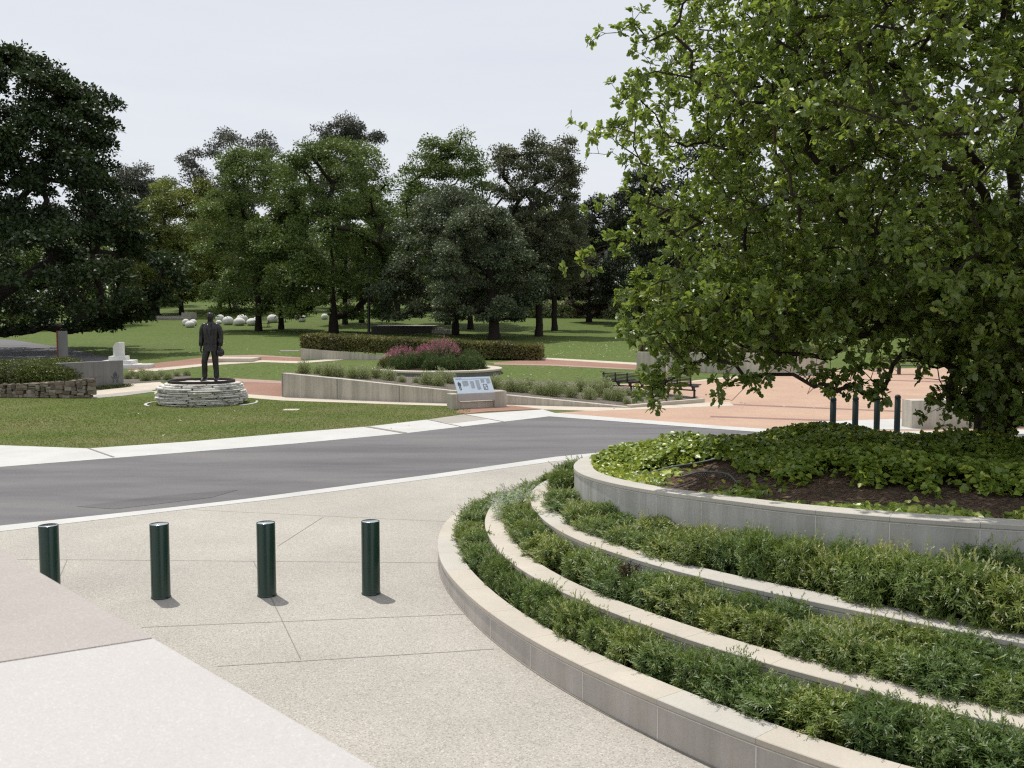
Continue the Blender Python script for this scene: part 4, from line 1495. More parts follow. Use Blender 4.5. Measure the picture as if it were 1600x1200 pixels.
    leaves('crown', base, D, Nn, L, L * 0.56, tint, 'oak', M['leaf_oak'], root)
    print('oak leaves', n, 'nodes', len(P))


big_oak()

# ------------------------------------------------------------------ other trees
ELM = [0.75, 0.98, 1.02, 0.95, 0.78, 0.42]
OVAL = [0.75, 1.0, 1.03, 0.97, 0.82, 0.5]
DOME = [0.95, 1.03, 1.0, 0.9, 0.68, 0.3]
WIDE = [0.95, 1.0, 0.95, 0.8, 0.6, 0.25]


def left_oak():
    rng = np.random.default_rng(21)
    d = 68.0
    px = -45
    oc = pxd(22, d) - pxd(px, d)
    x, g = pxd(px, d), G(d)
    root = thing('oak_tree', 'huge dark oak at the left edge with foliage hanging low over the lawn', 'tree', (x, d, g))
    H = CH + (HOR - 92) * d / F - g
    # crown outline on the right side measured as radius at height fractions, roughly round in plan
    hs = np.array([0.14, 0.2, 0.3, 0.42, 0.55, 0.68, 0.8, 0.9, 1.0]) * H
    rs = np.array([5.8, 7.7, 8.1, 6.4, 5.7, 5.5, 5.1, 4.0, 0.9]) * d / 50
    C, CR = [], []
    while len(C) < 330:
        z = rng.uniform(0.13 * H, H)
        r = np.interp(z, hs, rs)
        a = rng.random() * 6.283
        k = 0.55 + 0.43 * rng.random() ** 0.5
        lob = 1 + 0.11 * math.sin(4 * a + 0.8 * z) + 0.10 * math.sin(5 * a - 1.1 * z + 1)
        p = np.array([oc + math.cos(a) * r * k * lob, math.sin(a) * r * k * lob * 0.9, z - 0.4])
        if p[2] < 2.2 + 0.03 * abs(p[0]):
            continue
        C.append(p)
        CR.append(0.8 + 1.0 * rng.random() ** 2)
    # low hanging sprays
    for qx, qy in ((188, 512), (205, 500), (238, 497), (228, 482), (150, 512), (120, 515), (60, 515), (20, 520), (260, 455), (278, 430), (262, 415), (250, 470), (170, 500), (290, 450), (275, 475), (90, 508), (-20, 512)):
        C.append(np.array([pxd(qx, d) - x, rng.normal() * 0.6 - 1.0, CH + (HOR - qy) * d / F - g]))
        CR.append(0.75)
    C, CR = np.array(C), np.array(CR)
    n = 120000
    P, D, Nn, i = clump_leaves(rng, C, CR, n, 0.8, 0.15)
    ct = rng.random(len(C))
    tint = np.clip(0.1 + 0.45 * ct[i] + 0.4 * rng.random(n), 0, 1)
    L = 0.21 + 0.16 * rng.random(n)
    leaves('crown', P, D, Nn, L, L * 0.62, tint, 'diamond', M['leaf_dark'], root)
    sk = Skeleton(rng)
    b = sk.add((0, 0, -0.2), -1)
    fork = sk.path(b, [(0.1, 0, 1.2), (0.0, 0.1, 2.6)], 0.4, 0.02)
    sk.path(fork, [(0.2, 0, 5), (0.0, 0.2, 8), (-0.2, 0, 11.5)], 0.5, 0.08)
    for a in np.arange(0, 6.28, 0.75):
        sk.path(fork + int(rng.integers(0, 4)), [(2.2 * math.cos(a), 2.2 * math.sin(a), 4.2), (4.6 * math.cos(a), 4.4 * math.sin(a), 5.2 + rng.random())], 0.5, 0.1)
    sk.attach(C, 0.5, 0.08, 0.0)
    Pn, par = sk.arrays()
    R, kids = sk.radii(0.02, 0.5)
    R *= 0.7 / R[0]
    R = np.maximum(R, 0.018)
    ids = np.arange(len(Pn))
    g1 = branch_tubes(Pn, par, R, ids <= fork, 12)
    raw_mesh('trunk', g1[0], [g1[1]], M['bark_dark'], root, True)
    tubes_object('branches', [branch_tubes(Pn, par, R, (ids > fork) & (R > 0.08), 8), branch_tubes(Pn, par, R, (ids > fork) & (R <= 0.08), 4)], M['bark_dark'], root)


left_oak()

T = far_tree
T('elm_tree', 'rounded green elm with a forked dark trunk right above the white boulders', 405, 106, 240, 82, 'leaf_elm', 31, ELM, 0.10, 17000, 0.36, 90, 0.22, limbs=12, trunk_r=0.34)
T('elm_tree', 'tallest broad green elm in the middle, left of the street lamp', 522, 100, 229, 96, 'leaf_elm', 32, OVAL, 0.09, 22000, 0.36, 110, 0.20, limbs=14, trunk_r=0.42)
T('grey_leaf_tree', 'large grey green tree hanging low right of the street lamp', 712, 96, 300, 98, 'leaf_grey', 33, DOME, 0.12, 24000, 0.34, 120, 0.20, limbs=12, trunk_r=0.3, droop=0.45)
T('grey_leaf_tree', 'grey green tree on a thick trunk just behind the long clipped hedge', 772, 86, 330, 78, 'leaf_grey', 34, ELM, 0.16, 17000, 0.30, 95, 0.20, limbs=12, trunk_r=0.45, droop=0.3, offx=-14)
T('olive_tree', 'dark olive toned tree with a slim bare trunk at the sunlit lawn', 842, 93, 220, 66, 'leaf_olive', 35, [0.7, 0.95, 1.05, 1.0, 0.95, 0.7], 0.22, 22000, 0.30, 150, 0.22, limbs=12, trunk_r=0.34)
T('olive_tree', 'smaller dark olive tree close behind the slim trunked one', 866, 107, 330, 48, 'leaf_olive', 36, OVAL, 0.32, 8000, 0.32, 50, 0.26, trunk_r=0.30)
T('elm_tree', 'light topped elm rising behind the large grey green tree', 700, 118, 213, 78, 'leaf_elm', 37, DOME, 0.3, 13000, 0.40, 80, 0.22)
T('yellow_green_tree', 'yellow green tree between the dark oak and the elms', 285, 138, 285, 70, 'leaf_yellow', 38, OVAL, 0.10, 15000, 0.44, 80, 0.22)
T('yellow_green_tree', 'lower yellowish tree just right of the dark oak', 225, 134, 330, 50, 'leaf_yellow', 39, OVAL, 0.1, 9000, 0.42, 55, 0.24)
T('gum_tree', 'tall open gum tree with pale limbs above the left elm', 370, 142, 203, 62, 'leaf_gum', 40, [0.3, 0.7, 1.0, 1.05, 1.0, 0.75], 0.5, 11000, 0.40, 44, 0.25, bark='bark_pale', trunk_r=0.4, limbs=16)
T('gum_tree', 'domed dark gum tree rising behind the tallest elm', 545, 142, 187, 52, 'leaf_gum', 41, [0.6, 1.0, 1.0, 0.95, 0.8, 0.5], 0.5, 11000, 0.40, 60, 0.28, bark='bark_pale', trunk_r=0.4)
T('gum_tree', 'distant dark gum tree beside the top of the dark oak', 228, 165, 266, 48, 'leaf_gum', 42, [0.6, 1.0, 1.0, 0.9, 0.75, 0.5], 0.45, 9000, 0.48, 40, 0.28, bark='bark_pale')
T('shade_tree', 'dark tree at the far end of the sunlit lawn, left of the bright oak', 930, 135, 312, 46, 'leaf_black', 43, OVAL, 0.15, 9000, 0.42, 55, 0.25)
T('shade_tree', 'tall nearly black tree reaching the left edge of the bright oak', 1000, 118, 275, 68, 'leaf_black', 44, DOME, 0.10, 14000, 0.40, 80, 0.22)
T('shade_tree', 'reddish brown low tree beside the far grey post', 920, 122, 395, 30, 'leaf_hedge_red', 45, OVAL, 0.10, 6000, 0.32, 40, 0.28)
for k, (px_, d_, tp, rp, mt, lab) in enumerate([
        (1120, 112, 215, 88, 'leaf_black', 'dark tree glimpsed through the left part of the bright oak'),
        (1270, 108, 180, 95, 'leaf_grey', 'grey green tree glimpsed through the middle of the bright oak'),
        (1430, 112, 190, 95, 'leaf_black', 'dark tree glimpsed through the bright oak above the back bollards'),
        (1580, 100, 170, 95, 'leaf_grey', 'grey green tree behind the bright oak at the right edge'),
        (120, 118, 330, 80, 'leaf_black', 'dark tree far behind the lower right side of the left oak'),
        (20, 110, 330, 85, 'leaf_elm', 'green tree far behind the left oak at the frame edge'),
        (345, 150, 335, 62, 'leaf_elm', 'back row elm seen under the crown of the left elm'),
        (455, 152, 300, 70, 'leaf_olive', 'back row olive toned tree between the two big elms'),
        (622, 150, 292, 62, 'leaf_elm', 'back row elm filling the gap above the street lamp'),
        (815, 150, 330, 60, 'leaf_black', 'back row dark tree between the grey green and the olive trees'),
        (890, 152, 350, 50, 'leaf_olive', 'back row olive tree over the far shrub hedge')]):
    T('shade_tree', lab, px_, d_, tp, rp, mt, 60 + k, DOME if k % 2 else OVAL, 0.05, 9000, 0.45, 60, 0.25)
for k, (px_, d_, tp, rp, lab) in enumerate([(440, 110, 330, 40, 'slim elm standing between the left elm and the tallest elm'), (540, 118, 320, 45, 'slim elm half hidden right behind the tallest elm'),
                                            (566, 121, 300, 45, 'slim elm behind the street lamp'), (735, 110, 330, 50, 'slim grey green tree behind the long hedge')]):
    T('elm_tree', lab, px_, d_, tp, rp, 'leaf_elm' if k < 3 else 'leaf_grey', 80 + k, OVAL, 0.22, 6000, 0.36, 45, 0.26, trunk_r=0.3)

# far hedge at the end of the lawn and understorey shrubs
def hedge_leaves(rng, x0, x1, y0, y1, z0, z1, n, wave=0.04):
    """points over the top and sides of a clipped box"""
    wx, wy, h = x1 - x0, y1 - y0, z1 - z0
    areas = np.array([wx * wy, wx * h, wx * h, wy * h, wy * h])
    f = rng.choice(5, n, p=areas / areas.sum())
    u, v = rng.random(n), rng.random(n)
    P = np.zeros((n, 3))
    Nn = np.zeros((n, 3))
    nrm = [(0, 0, 1), (0, -1, 0), (0, 1, 0), (-1, 0, 0), (1, 0, 0)]
    for k in range(5):
        m = f == k
        if k == 0:
            P[m] = np.stack([x0 + u[m] * wx, y0 + v[m] * wy, np.full(m.sum(), z1)], 1)
        elif k < 3:
            P[m] = np.stack([x0 + u[m] * wx, np.full(m.sum(), y0 if k == 1 else y1), z0 + v[m] * h], 1)
        else:
            P[m] = np.stack([np.full(m.sum(), x0 if k == 3 else x1), y0 + u[m] * wy, z0 + v[m] * h], 1)
        Nn[m] = nrm[k]
    P += Nn * (rng.normal(size=n) * wave - 0.02)[:, None]
    D = unit(rng.normal(size=(n, 3)) + Nn * 0.4)
    N2 = unit(Nn + rng.normal(size=(n, 3)) * 0.6)
    return P, D, N2


def hedge(name, label, cat, a, b, depth, z0, z1, mat, core, n, leaf, seed, group=None, taper=None):
    """clipped hedge from a to b (ground points), front face along a-b"""
    a, b = Vector(a), Vector(b)
    u = b - a
    L = Vector((u.x, u.y, 0)).length
    root = thing(name, label, cat, a, math.atan2(u.y, u.x), group)
    rng = np.random.default_rng(seed)
    slope = (b.z - a.z) / L
    P, D, Nn = hedge_leaves(rng, 0, L, 0, depth, z0, z1, n)
    P[:, 2] += slope * P[:, 0] + 0.03 * np.sin(P[:, 0] * 2.1) * (P[:, 2] > z1 - 0.1)
    Lf = leaf * (0.6 + 0.8 * rng.random(n))
    patch = 0.5 + 0.5 * np.sin(P[:, 0] * 1.7 + 1.3 * np.sin(P[:, 0] * 0.6))
    tint = np.clip(0.2 + 0.3 * patch + 0.45 * rng.random(n), 0, 1)
    leaves('foliage', P, D, Nn, Lf, Lf * 0.6, tint, 'diamond', M[mat], root)
    b_ = bmesh.new()
    i = 0.07
    vs = []
    for x in (i, L - i):
        for y in (i, depth - i):
            for z in (z0 - 0.02, z1 - i):
                vs.append(b_.verts.new((x, y, z + slope * x)))
    for q in ((0, 1, 3, 2), (4, 6, 7, 5), (0, 4, 5, 1), (2, 3, 7, 6), (1, 5, 7, 3), (0, 2, 6, 4)):
        b_.faces.new([vs[k] for k in q])
    from_bm('twigs', b_, M[core], root)
    return root


p0, p1 = at(815, 496.5), at(1010, 498)
hedge('shrub_hedge', 'long loose grey green hedge across the far end of the sunlit lawn', 'hedge', (p0.x, p0.y, p0.z), (p1.x, p1.y, p1.z), 2.5, 0, 1.9, 'leaf_bed', 'bark_dark', 9000, 0.5, 91)
# long clipped hedge behind the round planter, with its concrete wall
ha, hb = at(474, 557), at(843, 563)
ha, hb = Vector((pxd(471, 62.0), 62.0, G(62) + 0.62)), Vector((pxd(843, 60.6), 60.6, G(60.6)))
hedge('clipped_hedge', 'long low clipped hedge with bronze patches behind the round planter', 'hedge', ha, hb, 3.4, 0.02, 0.88, 'leaf_hedge', 'bark_dark', 34000, 0.15, 92)
#PART3
def zat(py, d):
    """height of a point at depth d seen at image row py"""
    r = ray(800, py)
    return CH + r.z / r.y * d


def strip_wall(name, label, cat, base, tops, thick, mat, joints=(), cap=None, endcap=0.0, sub='wall_face'):
    """wall along ground points with its own top height at each; thickness runs away from the camera"""
    base = [Vector(b) for b in base]
    root = thing(name, label, cat, base[0])
    o = base[0]
    bm = bmesh.new()
    rows = []
    for i, b in enumerate(base):
        a = base[max(i - 1, 0)]
        c = base[min(i + 1, len(base) - 1)]
        t = (c - a)
        t.z = 0
        t.normalize()
        n = Vector((-t.y, t.x, 0))
        if n.y < 0:
            n = -n
        zt = tops[i]
        p = b - o
        rows.append([Vector((p.x, p.y, -0.2 + p.z)), Vector((p.x, p.y, zt - o.z)), Vector((p.x + n.x * thick, p.y + n.y * thick, zt - o.z)), Vector((p.x + n.x * thick, p.y + n.y * thick, -0.2 + p.z))])
    rings_loft(bm, rows, True, 0, False)
    from_bm(sub, bm, M[mat], root)
    if joints:
        bm = bmesh.new()
        for b, zt, t in joints:
            p = Vector(b) - o
            h = zt - b.z
            box(bm, (p.x - t.y * -0.0, p.y - 0.004, p.z + h / 2), (0.03, 0.02, h - 0.02), rz=math.atan2(t.y, t.x))
        from_bm('panel_joint', bm, M['joint'], root)
    return root


# wedge shaped concrete wall along the sloping bed
wx = [440, 527, 624, 700, 792, 880, 985]
wy = [620, 624, 628, 630.3, 632.4, 635, 637.6]
wt = [583, 591.5, 602, 610, 617.5, 626, 636.5]
wb = [at(a, b) for a, b in zip(wx, wy)]
wz = [zat(t, b.y) for t, b in zip(wt, wb)]
tj = (wb[3] - wb[0]).normalized()
strip_wall('concrete_wall', 'long wedge shaped concrete wall tapering along the shrub bed', 'wall', wb, wz, 0.34, 'old_concrete', [(wb[1], wz[1], tj), (wb[2], wz[2], tj), (wb[0] + (wb[1] - wb[0]) * 0.02, wz[0], tj)])
kb = [at(985, 637.4), at(1040, 633.4), at(1101, 629)]
strip_wall('concrete_kerb', 'low concrete kerb closing the shrub bed near the bench', 'kerb', kb, [0.10, 0.13, 0.17], 0.2, 'cream_concrete', sub='kerb_face')

# the bed behind it
FP = [440, 527, 624, 700, 792, 880, 985, 1043, 1101]
front = [Vector((b.x, b.y + 0.3, z - 0.06)) for b, z in zip(wb, wz)] + [Vector((kb[1].x, kb[1].y + 0.15, 0.08)), Vector((kb[2].x, kb[2].y + 0.15, 0.10))]
rear = [Vector((pxd(p_, d_), d_, z_)) for p_, d_, z_ in ((447, 44.5, .80), (527, 44.8, .70), (610, 45, .58), (700, 45.5, .45), (800, 46, .32), (880, 46, .26), (955, 44.5, .22), (1010, 42, .16), (1101, 38.6, .08))]
bm = bmesh.new()
rows = []
for a, b in zip(front, rear):
    rows.append([bm.verts.new(a * (1 - t) + b * t) for t in (0, .33, .66, 1)] + [bm.verts.new((b.x, b.y + 0.05, b.z - 1.2))])
for a, b in zip(rows[:-1], rows[1:]):
    for k in range(4):
        bm.faces.new((a[k], b[k], b[k + 1], a[k + 1]))
tag(from_bm('gravel_bed', bm, M['gravel']), kind='structure')


def bed_point(px, py):
    best = None
    for d in np.arange(36.0, 46.0, 0.05):
        x = pxd(px, d)
        k = np.interp(px, FP, np.arange(len(FP)))
        i = min(int(k), len(FP) - 2)
        f = k - i
        A, B = front[i] * (1 - f) + front[i + 1] * f, rear[i] * (1 - f) + rear[i + 1] * f
        t = (d - A.y) / (B.y - A.y)
        if t < 0.02 or t > 1:
            continue
        z = A.z * (1 - t) + B.z * t
        y = HOR + (CH - z) * F / d
        e = abs(y - py)
        if best is None or e < best[0]:
            best = (e, Vector((x, d, z)))
    return best[1]


def leaf_mound(name, rng, w, h, n, leaf, wh, mat, parent, lift=0.5, tint0=0.2, dens=0.6, up=0.6):
    d = rand_dir(n, rng)
    d[:, 2] = np.abs(d[:, 2])
    k = rng.random(n) ** dens
    P = d * k[:, None] * np.array([w / 2, w / 2, h])
    lob = 1 + 0.10 * np.sin(5 * np.arctan2(d[:, 1], d[:, 0]) + 4 * d[:, 2]) + 0.08 * np.sin(11 * np.arctan2(d[:, 1], d[:, 0]))
    P *= lob[:, None]
    D = unit(d + rng.normal(size=(n, 3)) * 0.5 + np.array([0, 0, up]))
    Nn = unit(d * 0.7 + rng.normal(size=(n, 3)) * 0.5 + np.array([0, 0, 0.4]))
    L = leaf * (0.6 + 0.8 * rng.random(n))
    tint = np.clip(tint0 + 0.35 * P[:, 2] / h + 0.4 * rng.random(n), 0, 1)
    return leaves(name, P, D, Nn, L, L * wh, tint, 'diamond', M[mat], parent)


bs = []
for v in range(4):
    rng = np.random.default_rng(400 + v)
    t = thing('bed_shrub', 's', 'shrub')
    leaf_mound('foliage', rng, 0.8, 0.62, 1500, 0.085, 0.3, 'leaf_bed', t, tint0=0.12 + 0.1 * (v % 2))
    stems('stem', rng, 8, 0.7, 0.5, 'bark_dark', t, 0.008)
    bs.append(t)
spots = [(474, 584, 1.0), (499, 585, .9), (512, 588, .9), (528, 589, .95), (550, 591, .9), (568, 592, .95), (588, 591, 1.05), (608, 594, 1.0), (628, 597, .55), (650, 598, .5), (667, 601, 1.0), (688, 598, 1.0), (684, 603, .9), (704, 599, .9),
         (772, 607, 1.0), (776, 604, .8), (797, 612, 1.0), (815, 613, 1.0), (826, 610, 1.0), (843, 617, 1.0), (862, 619, 1.05), (873, 615, .9), (880, 612, .9), (892, 621, .9), (908, 612, 1.0), (920, 624, .9), (944, 620, 1.25), (928, 615, 1.0), (967, 626, 1.0), (950, 625, .7),
         (982, 618, .5), (980, 631, .45), (1038, 622, .5), (1061, 625, .55)]
for k, (px, py, sc) in enumerate(spots):
    p = bed_point(px, py)
    small = sc < 0.6
    lab = ('small sparse young shrub in the gravel of the long bed' if small else 'grey green shrub in the long gravel bed behind the wedge wall')
    grp = 'young shrubs of the gravel bed' if small else 'grey green shrubs of the gravel bed'
    if (px, py) == (944, 620):
        lab = 'largest grey green shrub of the gravel bed, left of the bench'
    s3 = (sc * 0.9, sc * 0.9, sc * (0.85 + 0.2 * random.random()))
    if k < 4:
        o = bs[k]
        o.location, o.rotation_euler, o.scale = p, (0, 0, random.random() * 6), s3
        tag(o, lab, 'shrub', grp)
    else:
        copy_thing(bs[k % 4], p, random.random() * 6, s3, lab, grp)

# planting pocket on the left
for k, (px, py, sc) in enumerate([(200, 592, .6), (206, 588, .6), (216, 592, .55), (222, 588, .7), (228, 595, .8), (236, 590, .6), (244, 594, .6), (252, 589, .6), (262, 594, .7), (276, 588, .5), (292, 587, .5)]):
    p = at(px, py)
    copy_thing(bs[k % 4], (p.x, p.y, p.z), random.random() * 6, (sc, sc, sc), 'low grey green shrub in the small bed beside the crest wall', 'shrubs beside the crest wall')

# concrete wall under the left end of the clipped hedge
hb_ = [Vector((pxd(470, 61.6), 61.6, G(61.6))), Vector((pxd(540, 61.3), 61.3, G(61.3))), Vector((pxd(640, 61.0), 61.0, G(61)))]
strip_wall('concrete_wall', 'low concrete wall under the left half of the clipped hedge', 'wall', hb_, [hb_[0].z + 0.70, hb_[1].z + 0.48, hb_[2].z + 0.14], 0.3, 'old_concrete')

# ------------------------------------------------------------------ round planter
def round_planter():
    d = 51.3
    x, g = pxd(683, d), G(d)
    root = thing('round_planter', 'round concrete planter ring filled with pink flowers and dark mounded shrubs', 'planter', (x, d, g))
    R = 3.48
    top = 0.28
    b_ = bmesh.new()
    lathe(b_, [(R - 0.12, -0.5), (R - 0.12, top - 0.13), (R - 0.05, top - 0.125), (R - 0.05, -0.5)], 72, smooth=False)
    from_bm('wall_face', b_, M['grey_concrete'], root)
    b_ = bmesh.new()
    lathe(b_, [(R - 0.02, top - 0.12), (R, top - 0.10), (R, top - 0.02), (R - 0.02, top), (R - 0.60, top), (R - 0.62, top - 0.02), (R - 0.62, top - 0.3)], 72, smooth=False)
    from_bm('coping', b_, M['cream_concrete'], root)
    b_ = bmesh.new()
    lathe(b_, [(R - 0.6, top - 0.06), (R * 0.5, top + 0.05), (0, top + 0.1)], 48)
    from_bm('soil', b_, M['soil'], root)
    o = Vector((x, d, g))
    k = 0
    mounds = [(622, 49.9, 1.25, .62, 'darkest mounded green shrub at the left of the round planter'), (645, 50.4, 1.2, .75, 'dark mounded shrub under the left pink flowers of the round planter'),
              (676, 49.4, 1.0, .62, 'mounded green shrub at the front middle of the round planter'), (700, 49.3, 1.2, .66, 'broad mounded green shrub at the front of the round planter'),
              (727, 49.6, 1.2, .68, 'mounded green shrub right of the front middle in the round planter'), (744, 50.2, 0.9, .60, 'mounded green shrub nearest the right coping of the round planter'),
              (735, 51.2, 1.3, .92, 'taller green shrub at the right back of the round planter'), (668, 50.6, 1.2, .85, 'green shrub between the two pink clumps of the round planter'),
              (604, 50.6, 0.9, .5, 'small bronze green shrub at the left coping of the round planter')]
    for px, dd, w, h, lab in mounds:
        rng = np.random.default_rng(500 + k)
        t = thing('mounded_shrub', lab, 'shrub', (pxd(px, dd), dd, g + top - 0.02), 0, 'shrubs of the round planter')
        leaf_mound('foliage', rng, w * 1.12, h * 1.1, 4200, 0.075, 0.4, 'leaf_green' if k != 8 else 'leaf_hedge', t, dens=0.35)
        stems('stem', rng, 8, w, h * 0.8, 'bark_dark', t, 0.012)
        k += 1
    pinks = [(628, 51.6, 2.0, 1.15, 'left clump of pink flower spikes in the round planter'), (663, 52.0, 1.1, 1.25, 'small middle clump of pink flower spikes in the round planter'),
             (690, 51.8, 2.1, 1.62, 'tallest clump of pink flower spikes in the round planter')]
    for px, dd, w, h, lab in pinks:
        rng = np.random.default_rng(520 + k)
        t = thing('flower_clump', lab, 'flowers', (pxd(px, dd), dd, g + top), 0, 'pink flower clumps of the round planter')
        n = 220
        a = rng.random(n) * 6.283
        rr = np.sqrt(rng.random(n))
        tip = np.stack([np.cos(a) * rr * w / 2, np.sin(a) * rr * w / 2, h * (1 - 0.42 * rr ** 2) * (0.88 + 0.2 * rng.random(n))], 1)
        base = tip * np.array([0.55, 0.55, 0.35])
        m = 26
        tt = np.tile(np.linspace(0.0, 1.0, m), n)
        src = np.repeat(np.arange(n), m)
        Pp = base[src] + (tip - base)[src] * tt[:, None] + rng.normal(size=(n * m, 3)) * 0.02
        ax = unit(tip - base)[src]
        D = unit(ax * 0.8 + rand_dir(n * m, rng))
        fl = tt > 0.62
        Lf = np.where(fl, 0.055, 0.09)
        Nn = unit(rng.normal(size=(n * m, 3)) + np.array([0, 0, .5]))
        tint = rng.random(n * m)
        leaves('flowers', Pp[fl], D[fl], Nn[fl], Lf[fl], Lf[fl] * 0.6, tint[fl], 'diamond', M['leaf_pink'], t)
        leaves('foliage', Pp[~fl], D[~fl], Nn[~fl], Lf[~fl], Lf[~fl] * 0.3, tint[~fl], 'diamond', M['leaf_green'], t)
        k += 1


round_planter()

# ------------------------------------------------------------------ interpretive sign
def sign():
    L0, R0 = at(706.5, 640), at(791.7, 635.8)
    u = (R0 - L0).normalized()
    ang = math.atan2(u.y, u.x)
    W = (R0 - L0).length
    s = W / 85.2                                     # metres per photo pixel along the sign
    root = thing('information_sign', 'tilted pale blue information panel on a low concrete block', 'sign', L0, ang)
    for x0, x1, h in ((0.0, 12 * s, 0.56), (66.5 * s, W, 0.60)):
        b_ = bmesh.new()
        box(b_, ((x0 + x1) / 2, 0.24, h / 2 - 0.05), (x1 - x0, 0.48, h + 0.1), bev=0.012)
        from_bm('concrete_block', b_, M['old_concrete'], root)
    for cx_, sx_ in ((26.2, 28), (53.4, 26)):
        b_ = bmesh.new()
        box(b_, (cx_ * s, 0.22, 0.11), (sx_ * s, 0.24, 0.30), bev=0.008)
        from_bm('base_stone', b_, M['old_concrete'], root)
    x0, x1 = 9 * s, 66.2 * s
    zb_, zt_ = 0.57, 1.14
    back = 0.42
    b_ = bmesh.new()
    box(b_, ((x0 + x1) / 2, 0.0, 0.425), (x1 - x0, 0.05, 0.27), bev=0.006)
    from_bm('fascia', b_, M['panel_grey'], root)
    # tilted panel with its own local frame: X along, Y up the slope
    slope = math.atan2(zt_ - zb_, back)
    ln = math.hypot(zt_ - zb_, back)
    T = Matrix.Translation((x0, 0.0, zb_)) @ Matrix.Rotation(slope, 4, 'X')
    w = x1 - x0
    b_ = bmesh.new()
    box(b_, (w / 2, ln / 2, -0.02), (w, ln, 0.04), bev=0.006, M=T)
    panel = from_bm('panel', b_, M['panel_blue'], root)
    rng = np.random.default_rng(5)

    def rows(bm, cx, cy, cw, ch, n, tall=0.55):
        for r in range(n):
            y = cy + ch - (r + 0.5) * ch / n
            x = cx
            while x < cx + cw:
                wl_ = min(rng.uniform(0.012, 0.045) * w, cx + cw - x)
                box(bm, (x + wl_ / 2, y, 0.003), (max(wl_, 0.004), ch / n * tall, 0.004), M=T)
                x += wl_ + 0.008 * w
                if r == n - 1 and x > cx + cw * 0.6:
                    break
    b_ = bmesh.new()
    for cx, cy, cw, ch, n in ((0.20, 0.44, 0.155, 0.34, 11), (0.41, 0.30, 0.10, 0.44, 14), (0.56, 0.20, 0.10, 0.60, 18), (0.71, 0.62, 0.10, 0.22, 7), (0.865, 0.56, 0.10, 0.28, 8)):
        rows(b_, cx * w, cy * ln, cw * w, ch * ln, n)
    from_bm('text_columns', b_, M['print_grey'], panel)
    b_ = bmesh.new()
    rows(b_, 0.05 * w, 0.90 * ln, 0.24 * w, 0.04 * ln, 1, 0.8)
    box(b_, (w * 0.5, 0.875 * ln, 0.003), (w * 0.92, 0.006, 0.004), M=T)
    from_bm('title_line', b_, M['print_blue'], panel)
    # figure picture (standing man) and a framed photograph
    b_ = bmesh.new()
    fx, fy = 0.105 * w, 0.46 * ln
    for ox, oy, sx, sy in ((0, .25, .022, .035), (0, .13, .055, .17), (-.016, -.10, .022, .30), (.018, -.10, .022, .30), (-.034, .10, .014, .17), (.036, .10, .014, .17)):
        lathe_c = (fx + ox * w, fy + oy * ln, 0.003)
        box(b_, lathe_c, (sx * w, sy * ln, 0.004), M=T)
    from_bm('figure_picture', b_, M['print_dark'], panel)
    b_ = bmesh.new()
    px_, py_, pw, ph = 0.745 * w, 0.20 * ln, 0.10 * w, 0.32 * ln
    for ox, oy, sx, sy in ((0, ph / 2, pw * 0.16, ph), (pw, ph / 2, pw * 0.16, ph), (pw / 2, ph, pw, ph * 0.08), (pw / 2, 0, pw, ph * 0.08), (pw * .3, ph * .35, pw * .22, ph * .4), (pw * .72, ph * .6, pw * .18, ph * .3)):
        box(b_, (px_ + ox, py_ + oy, 0.003), (sx, sy, 0.004), M=T)
    from_bm('photo_print', b_, M['print_dark'], panel)


sign()

# ------------------------------------------------------------------ long slatted bench
def bench():
    A = Vector((pxd(944, 41.9), 41.9, G(41.9)))
    B = Vector((pxd(1083, 38.6), 38.6, G(38.6)))
    u = (B - A)
    L = u.length
    root = thing('park_bench', 'long dark slatted bench seen from behind at the edge of the brick plaza', 'bench', A, math.atan2(u.y, u.x))
    # local: X along, +Y towards the seat side (away from camera)
    zA = 0.02
    for i in range(6):
        b_ = bmesh.new()
        z = 0.47 + i * 0.062
        y = -0.02 - i * 0.022
        box(b_, (L / 2, y, z), (L, 0.022, 0.04), bev=0.004)
        from_bm('back_slat', b_, M['dark_timber'], root)
    b_ = bmesh.new()
    box(b_, (L / 2, -0.16, 0.865), (L + 0.12, 0.11, 0.035), bev=0.006)
    from_bm('top_rail', b_, M['grey_timber'], root)
    for i in range(6):
        b_ = bmesh.new()
        box(b_, (L / 2 + 0.03, 0.06 + i * 0.082, 0.44 + 0.012 * i), (L + 0.1, 0.07, 0.035), bev=0.005)
        from_bm('seat_slat', b_, M['dark_timber'], root)
    b_ = bmesh.new()
    box(b_, (L / 2, 0.2, 0.27), (L, 0.06, 0.05))
    from_bm('lower_rail', b_, M['black_steel'], root)
    for i in range(8):
        x = 0.05 + (L - 0.1) * i / 7
        b_ = bmesh.new()
        box(b_, (x, -0.075, 0.655), (0.045, 0.045, 0.44), M=Matrix.Translation((0, 0, 0)))
        box(b_, (x, 0.26, 0.405), (0.05, 0.5, 0.045))
        box(b_, (x, 0.13, 0.335), (0.05, 0.16, 0.11))
        from_bm('bracket', b_, M['black_steel'], root)
    for i in (0, 2, 5, 7):
        x = 0.05 + (L - 0.1) * i / 7
        b_ = bmesh.new()
        box(b_, (x, 0.2, 0.12), (0.06, 0.07, 0.30))
        box(b_, (x, 0.2, 0.008), (0.10, 0.34, 0.016))
        from_bm('leg', b_, M['black_steel'], root)


bench()

